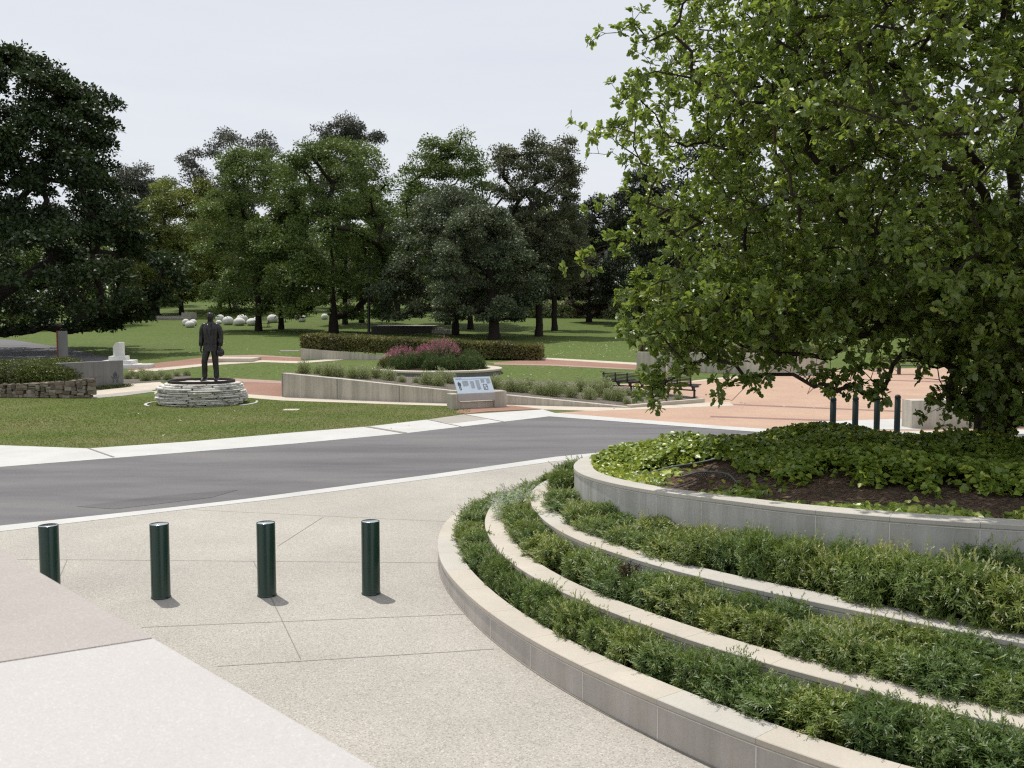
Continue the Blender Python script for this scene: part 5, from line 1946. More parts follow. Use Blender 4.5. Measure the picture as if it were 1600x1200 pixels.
# ------------------------------------------------------------------ statue on its stacked stone plinth
def plinth():
    d = 37.3
    x, g = pxd(314, d), 0.0
    root = thing('stacked_stone_plinth', 'round plinth of stacked pale slate slabs under the bronze statue', 'plinth', (x, d, g))
    rng = np.random.default_rng(77)
    b_ = bmesh.new()
    z = -0.05
    H = 0.83
    layer = 0
    while z < H - 0.02:
        h = rng.uniform(0.045, 0.085)
        if z + h > H:
            h = H - z
        t = z / H
        Rb = np.interp(t, [-0.1, 0.05, 0.25, 0.6, 0.85, 1.0], [1.52, 1.60, 1.70, 1.66, 1.52, 1.36])
        a = rng.random() * 6.28
        end = a + 6.283
        while a < end - 0.05:
            da = min(rng.uniform(0.30, 0.95), end - a)
            ro = Rb + rng.normal() * 0.05
            hh = h * rng.uniform(0.8, 0.99)
            m = max(4, int(da / 0.06))
            rows = []
            jit = rng.normal(size=m) * 0.022
            for k in range(m):
                aa = a + da * (0.02 + 0.96 * k / (m - 1))
                e = 0.055 * (1 - math.sin(math.pi * k / (m - 1)) ** 0.35)
                r1 = ro + jit[k] - e
                r0 = 0.5
                rows.append([Vector((math.cos(aa) * r0, math.sin(aa) * r0, z)), Vector((math.cos(aa) * (r1 - 0.02), math.sin(aa) * (r1 - 0.02), z)), Vector((math.cos(aa) * r1, math.sin(aa) * r1, z + hh * 0.35)),
                             Vector((math.cos(aa) * (r1 - 0.012), math.sin(aa) * (r1 - 0.012), z + hh * 0.85)), Vector((math.cos(aa) * (r1 - 0.035), math.sin(aa) * (r1 - 0.035), z + hh)), Vector((math.cos(aa) * r0, math.sin(aa) * r0, z + hh))])
            rings_loft(b_, rows, True, 0, False)
            a += da
        z += h
        layer += 1
    # irregular flat slabs on the top inside the band
    for k in range(16):
        a, r = rng.random() * 6.28, rng.uniform(0.1, 0.95)
        cx, cy = math.cos(a) * r, math.sin(a) * r
        m = 7
        rr = rng.uniform(0.22, 0.36)
        zz = H + 0.01 + rng.random() * 0.045
        lo, hi = [], []
        for j in range(m):
            aa = 6.283 * j / m
            q = rr * rng.uniform(0.8, 1.15)
            px, py = cx + math.cos(aa) * q, cy + math.sin(aa) * q * 0.8
            qq = math.hypot(px, py)
            if qq > 1.15:
                px, py = px / qq * 1.15, py / qq * 1.15
            lo.append(Vector((px, py, H - 0.05)))
            hi.append(Vector((px, py, zz)))
        rings_loft(b_, [lo, hi], True, 0, False)
    from_bm('slate_slabs', b_, M['slate_stack'], root)
    b_ = bmesh.new()
    lathe(b_, [(1.26, H - 0.03), (1.26, H + 0.095), (1.245, H + 0.10), (1.205, H + 0.10), (1.19, H + 0.095), (1.19, H - 0.03)], 64, smooth=False)
    from_bm('metal_band', b_, M['bronze_band'], root)
    # two visible arcs of a pale edging strip set in the grass around it
    for a0, a1, lab in ((2.75, 3.85, 'pale curved edging strip in the grass left of the statue plinth'), (5.75, 6.75, 'pale curved edging strip in the grass right of the statue plinth')):
        b2 = bmesh.new()
        R1 = 2.02
        rows = []
        for k in range(25):
            aa = a0 + (a1 - a0) * k / 24
            rows.append([Vector((math.cos(aa) * r, math.sin(aa) * r, zz)) for r, zz in ((R1, -0.05), (R1, 0.035), (R1 + 0.10, 0.035), (R1 + 0.10, -0.05))])
        rings_loft(b2, rows, True, 0, False)
        o = from_bm('edging_strip', b2, M['white_concrete'])
        o.location = (x, d, 0)
        tag(o, lab, 'edging')
    return x, d, H


px0, pd0, ph0 = plinth()


def eval_mesh(o):
    dg = bpy.context.evaluated_depsgraph_get()
    me = bpy.data.meshes.new_from_object(o.evaluated_get(dg))
    return me


def statue():
    S = 2.72 / 1.80
    x = pxd(330.5, pd0)
    root = thing('bronze_statue', 'dark bronze statue of a standing man in a suit holding a hat', 'statue', (x, pd0 - 0.05, ph0 + 0.055))
    root.scale = (S * 0.94, S, S)
    J = {}
    V, E_, R_ = [], [], []

    def node(name, p, r, par=None):
        J[name] = len(V)
        V.append(p)
        R_.append(r if isinstance(r, tuple) else (r, r))
        if par:
            E_.append((J[par], J[name]))
    node('pelvis', (0.0, 0.0, .95), (.135, .105))
    node('belly', (0.0, -.01, 1.10), (.135, .11), 'pelvis')
    node('chest', (0.0, 0.0, 1.30), (.155, .115), 'belly')
    node('neck0', (0.0, .01, 1.45), (.075, .075), 'chest')
    node('neck1', (0.0, .0, 1.53), (.068, .072), 'neck0')
    node('jaw', (0.0, -.025, 1.59), (.082, .098), 'neck1')
    node('head', (0.0, -.008, 1.685), (.098, .122), 'jaw')
    node('crown', (0.0, .005, 1.755), (.075, .092), 'head')
    for s, nm in ((-1, 'r'), (1, 'l')):
        hipx = s * .095
        node('hip' + nm, (hipx, 0, .88), .098, 'pelvis')
        if s < 0:
            node('knee' + nm, (-.165, -.07, .50), .066, 'hip' + nm)
            node('ankle' + nm, (-.175, -.03, .10), .047, 'knee' + nm)
            node('foot' + nm, (-.205, -.13, .045), .042, 'ankle' + nm)
            node('toe' + nm, (-.225, -.20, .035), .034, 'foot' + nm)
        else:
            node('knee' + nm, (.115, -.015, .50), .066, 'hip' + nm)
            node('ankle' + nm, (.125, .02, .10), .047, 'knee' + nm)
            node('foot' + nm, (.14, -.08, .045), .042, 'ankle' + nm)
            node('toe' + nm, (.15, -.155, .035), .034, 'foot' + nm)
        node('sh' + nm, (s * .185, .01, 1.41), .07, 'chest')
        node('el' + nm, (s * .262, .035, 1.13), .047, 'sh' + nm)
        node('wr' + nm, (s * .262, -.035, .885), .030, 'el' + nm)
        hx, hy, hz = s * .262, -.05, .83
        node('palm' + nm, (hx, hy, hz), (.036, .022), 'wr' + nm)
        for f in range(4):
            fx = hx + 0.004 * s
            fy = hy + (f - 1.5) * 0.021
            ln = (.062, .072, .068, .052)[f]
            node('f%d%s' % (f, nm), (fx, fy - 0.004, hz - .045), .0095, 'palm' + nm)
            node('g%d%s' % (f, nm), (fx - s * .012, fy - 0.008, hz - .045 - ln * .55), .009, 'f%d%s' % (f, nm))
            node('h%d%s' % (f, nm), (fx - s * .034, fy - 0.010, hz - .045 - ln * .9), .007, 'g%d%s' % (f, nm))
        node('t0' + nm, (hx - s * .018, hy - .036, hz + .002), .012, 'palm' + nm)
        node('t1' + nm, (hx - s * .028, hy - .052, hz - .035), .0095, 't0' + nm)
    me = bpy.data.meshes.new('tmp')
    me.from_pydata(V, E_, [])
    o = bpy.data.objects.new('tmp', me)
    col.objects.link(o)
    sk = o.modifiers.new('s', 'SKIN')
    sk.use_smooth_shade = True
    lay = me.skin_vertices[0] if me.skin_vertices else me.skin_vertices.new()
    for i, r in enumerate(R_):
        lay.data[i].radius = r
        lay.data[i].use_root = (i == 0)
    o.modifiers.new('d', 'SUBSURF').levels = 2
    bm_ = eval_mesh(o)
    bpy.data.objects.remove(o)
    for v in bm_.vertices:                       # face relief: brow, eye hollows, nose, lips, chin, ears
        p = v.co
        if p.z > 1.57 and p.z < 1.76:
            def g(cx, cz, sx, sz):
                return math.exp(-((p.x - cx) / sx) ** 2 - ((p.z - cz) / sz) ** 2)
            if p.y < -.03:
                p.y -= .026 * g(0, 1.652, .015, .022) + .010 * g(0, 1.702, .05, .012) + .010 * g(0, 1.592, .026, .014) + .007 * g(0, 1.622, .026, .007)
                p.y += .013 * g(.03, 1.684, .018, .012) + .013 * g(-.03, 1.684, .018, .012) + .005 * g(0, 1.632, .03, .006)
            if abs(p.x) > .055 and -.03 < p.y < .03:
                p.x += math.copysign(.014 * math.exp(-((p.z - 1.665) / .026) ** 2 - (p.y / .016) ** 2), p.x)
    bm_.materials.append(M['bronze'])
    bm_.polygons.foreach_set('use_smooth', [True] * len(bm_.polygons))
    bm_.name = 'body'
    link(bpy.data.objects.new('body', bm_), root)

    def ell(cx, cy, z, rx, ry, n=28, f=0.0):
        return [Vector((cx + rx * math.cos(6.2832 * k / n), cy + ry * math.sin(6.2832 * k / n) - f * (math.sin(6.2832 * k / n) < 0) * 0.0, z)) for k in range(n)]
    # jacket: torso, sleeves, lapels, collar
    b_ = bmesh.new()
    rings_loft(b_, [ell(-.005, .0, .765, .222, .155), ell(-.004, .0, .80, .218, .152), ell(0, 0, .92, .203, .145), ell(0, -.005, 1.05, .192, .14), ell(0, 0, 1.20, .205, .142), ell(0, 0, 1.32, .222, .14),
                    ell(0, .005, 1.40, .225, .125), ell(0, .01, 1.445, .19, .105), ell(0, .01, 1.475, .135, .088), ell(0, .01, 1.50, .095, .082), ell(0, .01, 1.535, .084, .08)], False)
    for s in (-1, 1):
        add_tube(b_, [(s * .10, .01, 1.44), (s * .175, .012, 1.415), (s * .222, .018, 1.34), (s * .25, .03, 1.22), (s * .262, .035, 1.12), (s * .266, .0, 1.0), (s * .264, -.03, .90)], [.06, .082, .086, .078, .070, .064, .056], 14)
        # lapel
        b2 = [(s * .016, -.147, 1.12), (s * .085, -.15, 1.33), (s * .07, -.125, 1.42), (s * .05, -.09, 1.47), (s * .025, -.12, 1.40)]
        vs = [b_.verts.new(p) for p in b2]
        vb = [b_.verts.new((p[0], p[1] + .02, p[2])) for p in b2]
        b_.faces.new(vs)
        for k in range(len(vs)):
            b_.faces.new((vs[k], vs[(k + 1) % len(vs)], vb[(k + 1) % len(vs)], vb[k]))
        box(b_, (s * .125, -.128, .965), (.10, .02, .035), rz=s * 0.5)
    box(b_, (0.0, -.144, .95), (.006, .012, .33))
    for z in (1.09, .985):
        box(b_, (.02, -.148, z), (.016, .01, .016))
    from_bm('jacket', b_, M['bronze'], root, True)
    b_ = bmesh.new()
    for s in (-1, 1):
        k = (-.165, -.07, .50) if s < 0 else (.115, -.015, .50)
        a = (-.178, -.03, .09) if s < 0 else (.128, .015, .09)
        mid = ((s * .095 + k[0]) / 2, k[1] / 2, .70)
        add_tube(b_, [(s * .09, 0, .93), (s * .10, 0, .84), mid, k, ((k[0] + a[0]) / 2, (k[1] + a[1]) / 2 + .012, .29), (a[0], a[1], .14), (a[0], a[1] - .015, .07)], [.105, .108, .098, .080, .074, .071, .073], 14)
    from_bm('trousers', b_, M['bronze'], root, True)
    for s in (-1, 1):
        b_ = bmesh.new()
        c = Vector((-.178, -.03, 0)) if s < 0 else Vector((.128, .015, 0))
        d = Vector((-.22, -1, 0)).normalized() if s < 0 else Vector((.16, -1, 0)).normalized()
        w = Vector((-d.y, d.x, 0))
        rg = []
        for t, hw, h in ((-.075, .028, .07), (-.05, .042, .085), (0, .046, .10), (.07, .05, .078), (.13, .054, .056), (.175, .044, .042), (.20, .022, .03)):
            q = c + d * t
            rg.append([q + w * (hw * math.cos(6.2832 * k / 12)) + Vector((0, 0, max(0, h * 0.5 + h * 0.55 * math.sin(6.2832 * k / 12)))) for k in range(12)])
        rings_loft(b_, rg)
        from_bm('shoe', b_, M['bronze'], root, True)
    # hat held by its brim in the hand on the right of the picture
    b_ = bmesh.new()
    T = Matrix.Translation((.275, -.06, .735)) @ Matrix.Rotation(math.radians(84), 4, 'Y') @ Matrix.Rotation(0.9, 4, 'X') @ Matrix.Scale(0.72, 4)
    lathe(b_, [(0, 0.006), (.095, .0), (.145, -.012), (.148, -.004), (.10, .012), (.088, .022), (.08, .09), (.055, .108), (0, .10)], 28)
    bmesh.ops.transform(b_, matrix=T, verts=b_.verts[:])
    from_bm('hat', b_, M['bronze'], root, True)


statue()

# ------------------------------------------------------------------ left side: rubble wall, clipped mound, crest wall, monument, pillar
def rubble_wall():
    A = at(-60, 621)
    B = at(141, 622)
    L = (B - A).length
    root = thing('rubble_wall', 'low rubble stone wall under the clipped mound at the left edge', 'wall', A, math.atan2((B - A).y, (B - A).x))
    rng = np.random.default_rng(8)
    b_ = bmesh.new()
    H = 0.80
    slope_top = lambda x: np.interp(x / L, [0, 0.45, 0.8, 1.0], [0.50, 0.56, 0.68, H])
    # irregular courses: columns of stones whose joints wander
    x = -0.05
    while x < L:
        w = rng.uniform(0.15, 0.36)
        z = 0.0
        top = slope_top(x + w / 2) + rng.normal() * 0.015
        while z < top:
            h = min(rng.uniform(0.07, 0.20), top - z)
            if top - z - h < 0.06:
                h = top - z
            off = rng.normal() * 0.05
            if rng.random() < 0.35 and w > 0.3:
                f = rng.uniform(0.35, 0.65)
                parts = ((x + off, w * f), (x + off + w * f, w * (1 - f)))
            else:
                parts = ((x + off, w),)
            for xx, ww in parts:
                fs = box(b_, (xx + ww / 2, 0.15 + rng.normal() * 0.018, z + h / 2), (ww - 0.010, 0.32, h - 0.009), bev=0.022, rz=rng.normal() * 0.04)
                for v in set(v for f_ in fs if f_.is_valid for v in f_.verts):
                    v.co.x += rng.normal() * 0.012
                    v.co.z += rng.normal() * 0.010
            z += h
        x += w
    box(b_, (L / 2, 0.25, 0.2), (L - 0.3, 0.2, 0.42))
    from_bm('stones', b_, M['rubble'], root)
    return A, B


RA, RB = rubble_wall()


def clipped_mound(px, d, w, dep, h, z0, label, n, seed, mat='leaf_clip'):
    rng = np.random.default_rng(seed)
    root = thing('clipped_shrub', label, 'shrub', (pxd(px, d), d, z0))
    dr = rand_dir(n, rng)
    dr[:, 2] = np.abs(dr[:, 2])
    e = 0.62
    q = np.sign(dr) * np.abs(dr) ** e
    P = q * np.array([w / 2, dep / 2, h]) * (1 + 0.03 * rng.normal(size=n))[:, None]
    P += np.array([0.05, 0.05, 0.04]) * np.sin(P[:, [1, 0, 0]] * 2.3)
    D = unit(rng.normal(size=(n, 3)) + dr * 0.6)
    Nn = unit(dr + rng.normal(size=(n, 3)) * 0.6)
    Lf = 0.09 * (0.6 + 0.8 * rng.random(n))
    leaves('foliage', P, D, Nn, Lf, Lf * 0.55, np.clip(0.25 + 0.3 * np.sin(P[:, 0] * 1.3) * 0.5 + 0.5 * rng.random(n), 0, 1), 'diamond', M[mat], root)
    b_ = bmesh.new()
    m = 24
    rg = []
    for t in np.linspace(0, 0.98, 7):
        r = math.sqrt(1 - t * t) ** e
        rg.append([Vector((w / 2 * .93 * r * math.copysign(abs(math.cos(6.2832 * k / m)) ** e, math.cos(6.2832 * k / m)), dep / 2 * .93 * r * math.copysign(abs(math.sin(6.2832 * k / m)) ** e, math.sin(6.2832 * k / m)), h * .93 * t ** e)) for k in range(m)])
    rings_loft(b_, rg)
    from_bm('twigs', b_, M['bark_dark'], root)


clipped_mound(52, 42.2, 4.4, 5.0, 0.95, 0.50, 'broad clipped green shrub mound on the rubble wall at the left edge', 26000, 600)
clipped_mound(-60, 41.5, 3.2, 5.0, 0.98, 0.45, 'clipped green shrub mound cut off by the left edge of the picture', 16000, 601)
for k, (px, d, w, h, lab) in enumerate([(12, 47.5, 2.0, .55, 'pale grey green shrub behind the clipped mound at the left edge'), (45, 48, 1.9, .55, 'pale grey green shrub behind the middle of the clipped mound'), (95, 47, 1.5, .42, 'pale grey green shrub beside the foot of the pillar sign')]):
    rng = np.random.default_rng(610 + k)
    t = thing('grey_shrub', lab, 'shrub', (pxd(px, d), d, G(d) + 0.35))
    leaf_mound('foliage', rng, w, h, 3000, 0.10, 0.3, 'leaf_bed', t)
    stems('stem', rng, 8, w, h * .8, 'bark_dark', t, 0.01)


def crest_wall():
    A, B = at(118, 612), at(193.5, 604)
    A = A + (A - B) * 0.3
    ang = math.atan2((B - A).y, (B - A).x)
    L = Vector((B.x - A.x, B.y - A.y, 0)).length
    root = thing('memorial_wall', 'grey concrete memorial wall with a dark crest on its right panel', 'wall', (A.x, A.y, A.z), ang)
    H = 1.22
    b_ = bmesh.new()
    box(b_, (L / 2, 0.18, H / 2 + 0.06), (L, 0.36, H), bev=0.01)
    from_bm('wall_face', b_, M['grey_concrete'], root)
    b_ = bmesh.new()
    box(b_, (L / 2 - 0.2, 0.22, 0.0), (L - 0.8, 0.3, 0.14))
    from_bm('recessed_base', b_, M['joint'], root)
    xj = L - 1.05
    b_ = bmesh.new()
    box(b_, (xj, -0.0, H / 2 + 0.06), (0.02, 0.012, H - 0.06))
    from_bm('panel_joint', b_, M['joint'], root)
    # crest: a crowned shield between two laurel sprays over a ribbon
    cx, cz = L - 0.46, 0.56
    b_ = bmesh.new()

    def plate(x, z, w, h, rot=0.0):
        T = Matrix.Translation((cx + x, -0.006, cz + z)) @ Matrix.Rotation(rot, 4, 'Y')
        box(b_, (0, 0, 0), (w, 0.014, h), M=T)
    for k in range(5):
        plate(-0.09 + k * 0.045, 0.06 + 0.02 * (k == 2), 0.020, 0.20 - 0.03 * abs(k - 2))
    plate(0, -0.05, 0.2, 0.025)
    plate(0, 0.14, 0.16, 0.02)
    plate(0, 0.20, 0.03, 0.08)
    plate(0, -0.09, 0.14, 0.02)
    for s in (-1, 1):
        for k in range(6):
            a = -2.5 + k * 0.32
            plate(s * (0.19 * math.cos(a * 0.5) + 0.02), -0.17 + 0.055 * k * 0.7, 0.05, 0.018, s * (0.9 - k * .2))
        plate(s * 0.08, -0.20, 0.07, 0.02, s * 0.4)
        plate(s * 0.12, -0.24, 0.04, 0.03)
    from_bm('crest', b_, M['print_dark'], root)
    # shallow inscription lines on the left panel
    b_ = bmesh.new()
    for k in range(3):
        z = 0.62 - k * 0.035
        x = xj - 1.05
        while x < xj - 0.22:
            w = random.uniform(0.03, 0.12)
            box(b_, (x + w / 2, -0.001, z), (w, 0.006, 0.016))
            x += w + 0.03
    from_bm('inscription', b_, M['grey_timber'], root)
    p = A + (B - A) * 0.93
    b_ = bmesh.new()
    rng = np.random.default_rng(3)
    n = 900
    P = np.stack([rng.uniform(-.9, .9, n), rng.uniform(-.16, .16, n), rng.random(n) * .12], 1)
    g = leaves('groundcover', P, unit(rng.normal(size=(n, 3)) + np.array([0, 0, .6])), unit(rng.normal(size=(n, 3)) + np.array([0, 0, 1])), np.full(n, .08), np.full(n, .035), rng.random(n), 'diamond', M['leaf_clip'])
    g.location = (p.x, p.y - 0.55, p.z)
    g.rotation_euler = (0, 0, ang)
    tag(g, 'strip of low green plants at the foot of the crest wall', 'plants', None, 'stuff')


crest_wall()


def monument():
    p = at(183, 575)
    d = p.y
    sc = d / F
    root = thing('stone_monument', 'small white stone monument with a broken column on stepped blocks', 'monument', (p.x, p.y, p.z), 0.15)
    b_ = bmesh.new()
    box(b_, (0.05, 0.6, 0.09), (2.0, 1.9, 0.2), bev=0.02)
    box(b_, (0.02, 0.6, 0.30), (1.62, 1.5, 0.24), bev=0.02)
    box(b_, (-0.02, 0.6, 0.53), (0.94, 0.94, 0.26), bev=0.02)
    from_bm('stepped_base', b_, M['white_stone'], root)
    b_ = bmesh.new()
    n = 24
    lo = [Vector((-0.02 + .315 * math.cos(6.2832 * k / n), .6 + .315 * math.sin(6.2832 * k / n), .655)) for k in range(n)]
    md = [v + Vector((0, 0, .5)) for v in lo]
    hi = []
    for v in lo:
        hx = v.x + 0.02
        z = 1.45 if hx > -0.10 else (1.24 + 0.35 * (hx + 0.3))
        hi.append(Vector((v.x, v.y, z)))
    rings_loft(b_, [lo, md, hi], True, 0, False)
    from_bm('broken_column', b_, M['white_stone'], root)
    b_ = bmesh.new()
    box(b_, (1.15, 0.2, 0.10), (1.5, 1.0, 0.22), bev=0.015)
    from_bm('side_slab', b_, M['white_stone'], root)


monument()
p = at(98, 568)
t = thing('pillar_sign', 'tall grey rectangular pillar sign with a red edge under the dark oak', 'sign', (p.x, p.y, p.z), 0.35)
hh = 47 / F * p.y + 0.15
b_ = bmesh.new()
box(b_, (0.05, 0, hh / 2), (0.52, 0.16, hh), bev=0.01)
from_bm('pillar', b_, M['grey_concrete'], t)
b_ = bmesh.new()
box(b_, (-0.255, 0, hh / 2), (0.08, 0.17, hh + 0.01), bev=0.005)
from_bm('red_edge', b_, M['red_paint'], t)

# dark block and stone steps deep under the oak
p = at(232, 493)
t = thing('dark_wall', 'tall dark panel wall standing behind the dark oak', 'wall', (p.x, p.y, p.z))
w_, h_ = 34 / F * p.y, 4.0
b_ = bmesh.new()
box(b_, (0, 0, h_ / 2), (w_, 0.5, h_), bev=0.02)
from_bm('panel', b_, M['black_steel'], t)
b_ = bmesh.new()
box(b_, (0, 0, 0.12), (w_ + 0.3, 0.8, 0.3))
from_bm('plinth', b_, M['dark_timber'], t)
p = at(268, 500)
t = thing('stone_platform', 'low stepped stone platform in front of the tall dark panel', 'platform', (p.x, p.y, p.z))
b_ = bmesh.new()
kx = p.y / F
box(b_, (0, 1.0, 0.15), (62 * kx, 2.6, 0.34), bev=0.02)
box(b_, (-4 * kx, 1.6, 0.42), (48 * kx, 1.8, 0.24), bev=0.02)
from_bm('step', b_, M['path_concrete'], t)
b_ = bmesh.new()
box(b_, (26 * kx, 0.4, 0.5), (22 * kx, 0.5, 0.9), bev=0.02)
from_bm('end_block', b_, M['path_concrete'], t)

# ------------------------------------------------------------------ white domed stones
def dome(px, py, w, h, label, seed, tone='dome_white'):
    p = at(px, py)
    k = p.y / F
    rng = np.random.default_rng(seed)
    b_ = bmesh.new()
    bmesh.ops.create_icosphere(b_, subdivisions=4, radius=1.0)
    W, H = w * k / 2, h * k
    a1, a2 = rng.random(2) * 6
    for v in b_.verts:
        c = v.co
        f = 1 + 0.03 * math.sin(3 * c.x + a1) + 0.03 * math.sin(2.5 * c.y + a2)
        zz = c.z
        v.co = Vector((c.x * W * f, c.y * W * 0.95 * f, (0.42 + 0.58 * zz) * H if zz > 0 else (0.42 + 0.46 * zz) * H))
    o = from_bm('white_dome_stone', b_, M[tone], None, True)
    o.location = (p.x, p.y, p.z - 0.02)
    o.rotation_euler = (0, 0, rng.random() * 3)
    tag(o, label, 'boulder', 'white domed stones on the lawn')


for k, a in enumerate([(290.5, 509, 12, 11, 'white domed stone at the far left of the row, behind another'), (302, 509, 13, 10.5, 'white domed stone at the right back of the leftmost trio'), (297, 511.5, 16, 10.5, 'white domed stone at the front of the leftmost trio'),
                       (344, 503, 14, 12, 'white domed stone just right of the statue head'), (342, 506, 10, 6, 'low white domed stone behind the statue shoulder'), (356.5, 507.5, 18, 13.5, 'round white domed stone standing alone right of the statue'),
                       (378, 506, 19, 15, 'white domed stone behind the larger twin of the overlapping pair'), (374, 508.5, 19, 12.5, 'white domed stone in front of the overlapping pair'), (394, 508.5, 18, 11.5, 'greyish domed stone left of the elm trunk'),
                       (402, 502, 12, 8, 'white domed stone half hidden by the elm trunk'), (426, 504, 17.5, 13, 'white domed stone standing alone right of the elm trunk'), (466, 500, 12, 9, 'small white domed stone behind its twin near the right end'),
                       (472, 503, 14, 11, 'small white domed stone in front of its twin near the right end'), (507, 499, 11.5, 9, 'small grey white domed stone at the far right of the row')]):
    dome(*a, 700 + k)

# ------------------------------------------------------------------ street lamp, stage slab, picnic tables
p = at(576.5, 523)
hL = 105 / F * p.y
t = thing('street_lamp', 'tall black lamp post with a flat cross head before the elms', 'lamp', (p.x, p.y, p.z))
b_ = bmesh.new()
lathe(b_, [(.17, 0), (.17, .25), (.15, .3), (.13, hL * .6), (.11, hL - .1), (.06, hL)], 16)
from_bm('post', b_, M['black_steel'], t)
b_ = bmesh.new()
box(b_, (0, 0, hL + .02), (1.3, .28, .09), bev=.02)
from_bm('lamp_head', b_, M['black_steel'], t)
p = at(628, 521)
t = thing('stage_platform', 'low dark edged platform on the lawn right of the lamp post', 'platform', (p.x, p.y, p.z))
k = p.y / F
b_ = bmesh.new()
box(b_, (0, 3.2, .36), (96 * k, 6.4, .72), bev=.02)
from_bm('base', b_, M['dark_timber'], t)
b_ = bmesh.new()
box(b_, (0, 3.2, .76), (98 * k, 6.6, .08), bev=.02)
from_bm('deck', b_, M['path_concrete'], t)
b_ = bmesh.new()
box(b_, (62 * k, .3, .18), (30 * k, 1.4, .38), bev=.03)
box(b_, (58 * k, 1.0, .45), (14 * k, 1.0, .26), bev=.03)
from_bm('step', b_, M['path_concrete'], t)


def picnic(px, py, label, proto=None, rz=0.1):
    p = at(px, py)
    if proto:
        return copy_thing(proto, (p.x, p.y, p.z), rz, None, label, 'picnic tables under the elms')
    t = thing('picnic_table', label, 'table', (p.x, p.y, p.z), rz, 'picnic tables under the elms')
    b_ = bmesh.new()
    box(b_, (0, 0, .74), (1.9, .8, .05), bev=.01)
    from_bm('table_top', b_, M['dark_timber'], t)
    for s in (-1, 1):
        b_ = bmesh.new()
        box(b_, (0, s * .75, .45), (1.9, .28, .045), bev=.01)
        from_bm('bench_seat', b_, M['dark_timber'], t)
        b_ = bmesh.new()
        for q in (-1, 1):
            add_tube(b_, [(s * .7, q * .25, .72), (s * .7, q * .6, 0)], .035, 6)
        box(b_, (s * .7, 0, .42), (.06, 1.7, .06))
        from_bm('leg_frame', b_, M['black_steel'], t)
    return t


pt = picnic(410, 511, 'dark picnic table in front of the elm trunk')
picnic(437, 503, 'dark picnic table right of the white dome beside the elm', pt, 0.2)
picnic(452, 497, 'dark picnic table farther back between the domes', pt, -0.1)
picnic(554, 494, 'dark picnic table in the shade behind the lamp post', pt, 0.4)

# ------------------------------------------------------------------ right side
A, B, Cc = at(994.5, 579), at(1133, 583), at(1290, 588)
zt = zat(550, A.y)
t = strip_wall('concrete_wall', 'pale concrete retaining wall with a small bronze plaque behind the bench', 'wall', [A, B, Cc], [zt, zt + 0.02, zt + 0.05], 0.35, 'old_concrete')
b_ = bmesh.new()
box(b_, (0.38, -0.015, (zt - A.z) * 0.72), (0.32, 0.03, 0.32), bev=.008)
from_bm('plaque', b_, M['dark_plaque'], t)
p = Vector((pxd(1030, A.y + 1.2), A.y + 1.2, A.z))
rngh = np.random.default_rng(44)
hedge('clipped_hedge', 'dark hedge standing on top behind the plaque wall', 'hedge', (A.x + 0.2, A.y + .5, A.z), (Cc.x, Cc.y + .5, Cc.z), 1.4, 0, zt - A.z + 0.38, 'leaf_hedge', 'bark_dark', 9000, 0.14, 93)
p = bed_point(1042, 631)
b_ = bmesh.new()
add_tube(b_, [(0, 0, -.1), (0.0, 0, 1.0), (0.01, 0, 1.85)], [.032, .031, .03], 8)
o = from_bm('timber_stake', b_, M['cream_concrete'], None, True)
o.location = p
tag(o, 'thin pale timber stake in the bed before the bench', 'stake')
# low wall behind the back bollards
A, B = Vector((pxd(1428, 28.9), 28.9, 0)), Vector((pxd(1428, 28.9) + 6.5, 29.6, 0))
zt = zat(626, 28.9)
strip_wall('concrete_wall', 'pale concrete block wall behind the ivy right of the back bollards', 'wall', [A, (A + B) / 2, B], [zt, zt, zt], 0.6, 'old_concrete')
# small dark bench far behind the oak
p = at(1405, 585)
t = thing('park_bench', 'small dark bench far behind the oak at the back of the plaza', 'bench', (p.x, p.y, p.z), 0.0)
for z, y in ((.46, .0), (.70, .22), (.84, .25)):
    b_ = bmesh.new()
    box(b_, (0, y, z), (2.3, .4 if z < .5 else .03, .05 if z < .5 else .10), bev=.008)
    from_bm('seat' if z < .5 else 'back_slat', b_, M['dark_timber'], t)
for s in (-1, 0, 1):
    b_ = bmesh.new()
    box(b_, (s * 1.05, .05, .22), (.06, .36, .44))
    from_bm('leg', b_, M['black_steel'], t)
# grey post far away left of the bright oak
p = at(946, 497)
b_ = bmesh.new()
h_ = 105 / F * p.y
lathe(b_, [(.28, 0), (.28, .3), (.22, .35), (.2, h_), (.0, h_ + .02)], 12)
o = from_bm('grey_post', b_, M['grey_concrete'], None, False)
o.location = p
tag(o, 'distant tall grey post against the dark trees', 'post')

# ------------------------------------------------------------------ far woods and fallen leaves
rng = np.random.default_rng(900)
n = 60000
fx = rng.uniform(-230, 230, n)
fy = rng.uniform(178, 235, n)
top = 13 + 3 * np.sin(fx * 0.09) + 2.5 * np.sin(fx * 0.23 + 1.0) + 2 * np.sin(fx * 0.41 + fy * .1)
fz = np.array([G(v) for v in fy]) + top * rng.random(n) ** 0.6
P = np.stack([fx, fy, fz], 1)
L = 0.9 + 0.9 * rng.random(n)
w = leaves('far_woods', P, unit(rng.normal(size=(n, 3))), unit(rng.normal(size=(n, 3)) + np.array([0, -.2, .5])), L, L * .7, np.clip(.2 + .3 * np.sin(fx * .15) ** 2 + .5 * rng.random(n), 0, 1), 'diamond', M['leaf_elm'])
tag(w, 'continuous dark woodland behind the park trees', 'woods', None, 'stuff')

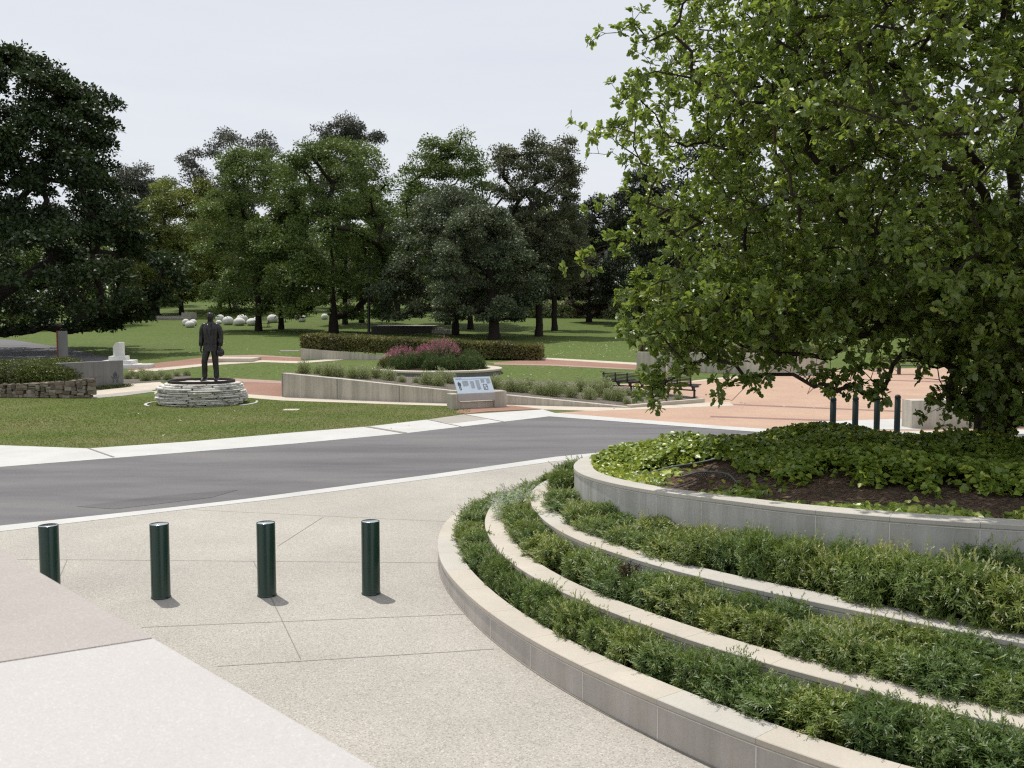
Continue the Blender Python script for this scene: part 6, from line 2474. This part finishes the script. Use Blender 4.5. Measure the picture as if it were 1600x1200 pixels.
n = 1500
fp = []
for (x0, y0, x1, y1, m) in ((845, 532, 1000, 558, 260), (240, 520, 470, 556, 90), (230, 572, 600, 590, 90), (790, 566, 990, 592, 50), (380, 640, 640, 680, 9), (60, 640, 400, 690, 10), (440, 560, 600, 576, 40), (870, 610, 1000, 640, 15), (1080, 600, 1400, 640, 40)):
    for _ in range(m):
        q = at(rng.uniform(x0, x1), rng.uniform(y0, y1))
        fp.append((q.x, q.y, q.z + 0.02))
fp = np.array(fp)
n = len(fp)
L = 0.06 + 0.08 * rng.random(n)
w = leaves('fallen_leaves', fp, unit(rng.normal(size=(n, 3)) * np.array([1, 1, .15])), unit(rng.normal(size=(n, 3)) * .3 + np.array([0, 0, 1])), L, L * .7, rng.random(n), 'diamond', M['leaf_fallen'])
tag(w, 'pale fallen leaves scattered over the lawns', 'leaves', None, 'stuff')

gx = rng.uniform(-34, -1.5, 260000)
gy = rng.uniform(22, 39.5, 260000)
fpw = np.array([[at(*q).x, at(*q).y] for q in fp_up[:8]])
topw = np.array([[at(*q).x, at(*q).y] for q in [(-260, 622), (0, 622), (142, 623), (240, 614), (300, 608), (385, 622), (440, 626.5), (560, 630.5), (700, 635)]])
lo = np.interp(gx, fpw[:, 0], fpw[:, 1])
hi = np.interp(gx, topw[:, 0], topw[:, 1])
pxx, pyy = pxd(314, 37.3), 37.3
keep = (gy > lo + 0.05) & (gy < hi - 0.05) & (np.hypot(gx - pxx, gy - pyy) > 1.55)
gx, gy = gx[keep], gy[keep]
n = len(gx)
P = np.stack([gx, gy, np.array([G(v) for v in gy])], 1)
patch = 0.5 + 0.5 * np.sin(gx * 0.9 + 1.3 * np.sin(gy * 0.8)) * np.sin(gy * 1.1 + np.sin(gx * 0.5))
L = 0.026 + 0.030 * rng.random(n)
M['leaf_grass'] = leaf_mat('grass_blades', [(0, (0.112, 0.160, 0.032)), (0.55, (0.200, 0.240, 0.065)), (1, (0.40, 0.37, 0.18))], 0.35, (0.22, 0.26, 0.06), 0.6, 0.2)
w = leaves('grass', P, unit(rng.normal(size=(n, 3)) * 0.8 + np.array([0, 0, 0.7])), unit(rng.normal(size=(n, 3)) * 0.6 + np.array([0, 0, 0.8])), L, L * 0.5, np.clip(0.1 + 0.45 * patch + 0.5 * rng.random(n) ** 1.5, 0, 1), 'diamond', M['leaf_grass'])
tag(w, 'short patchy mown grass on the front lawn around the plinth', 'grass', None, 'stuff')
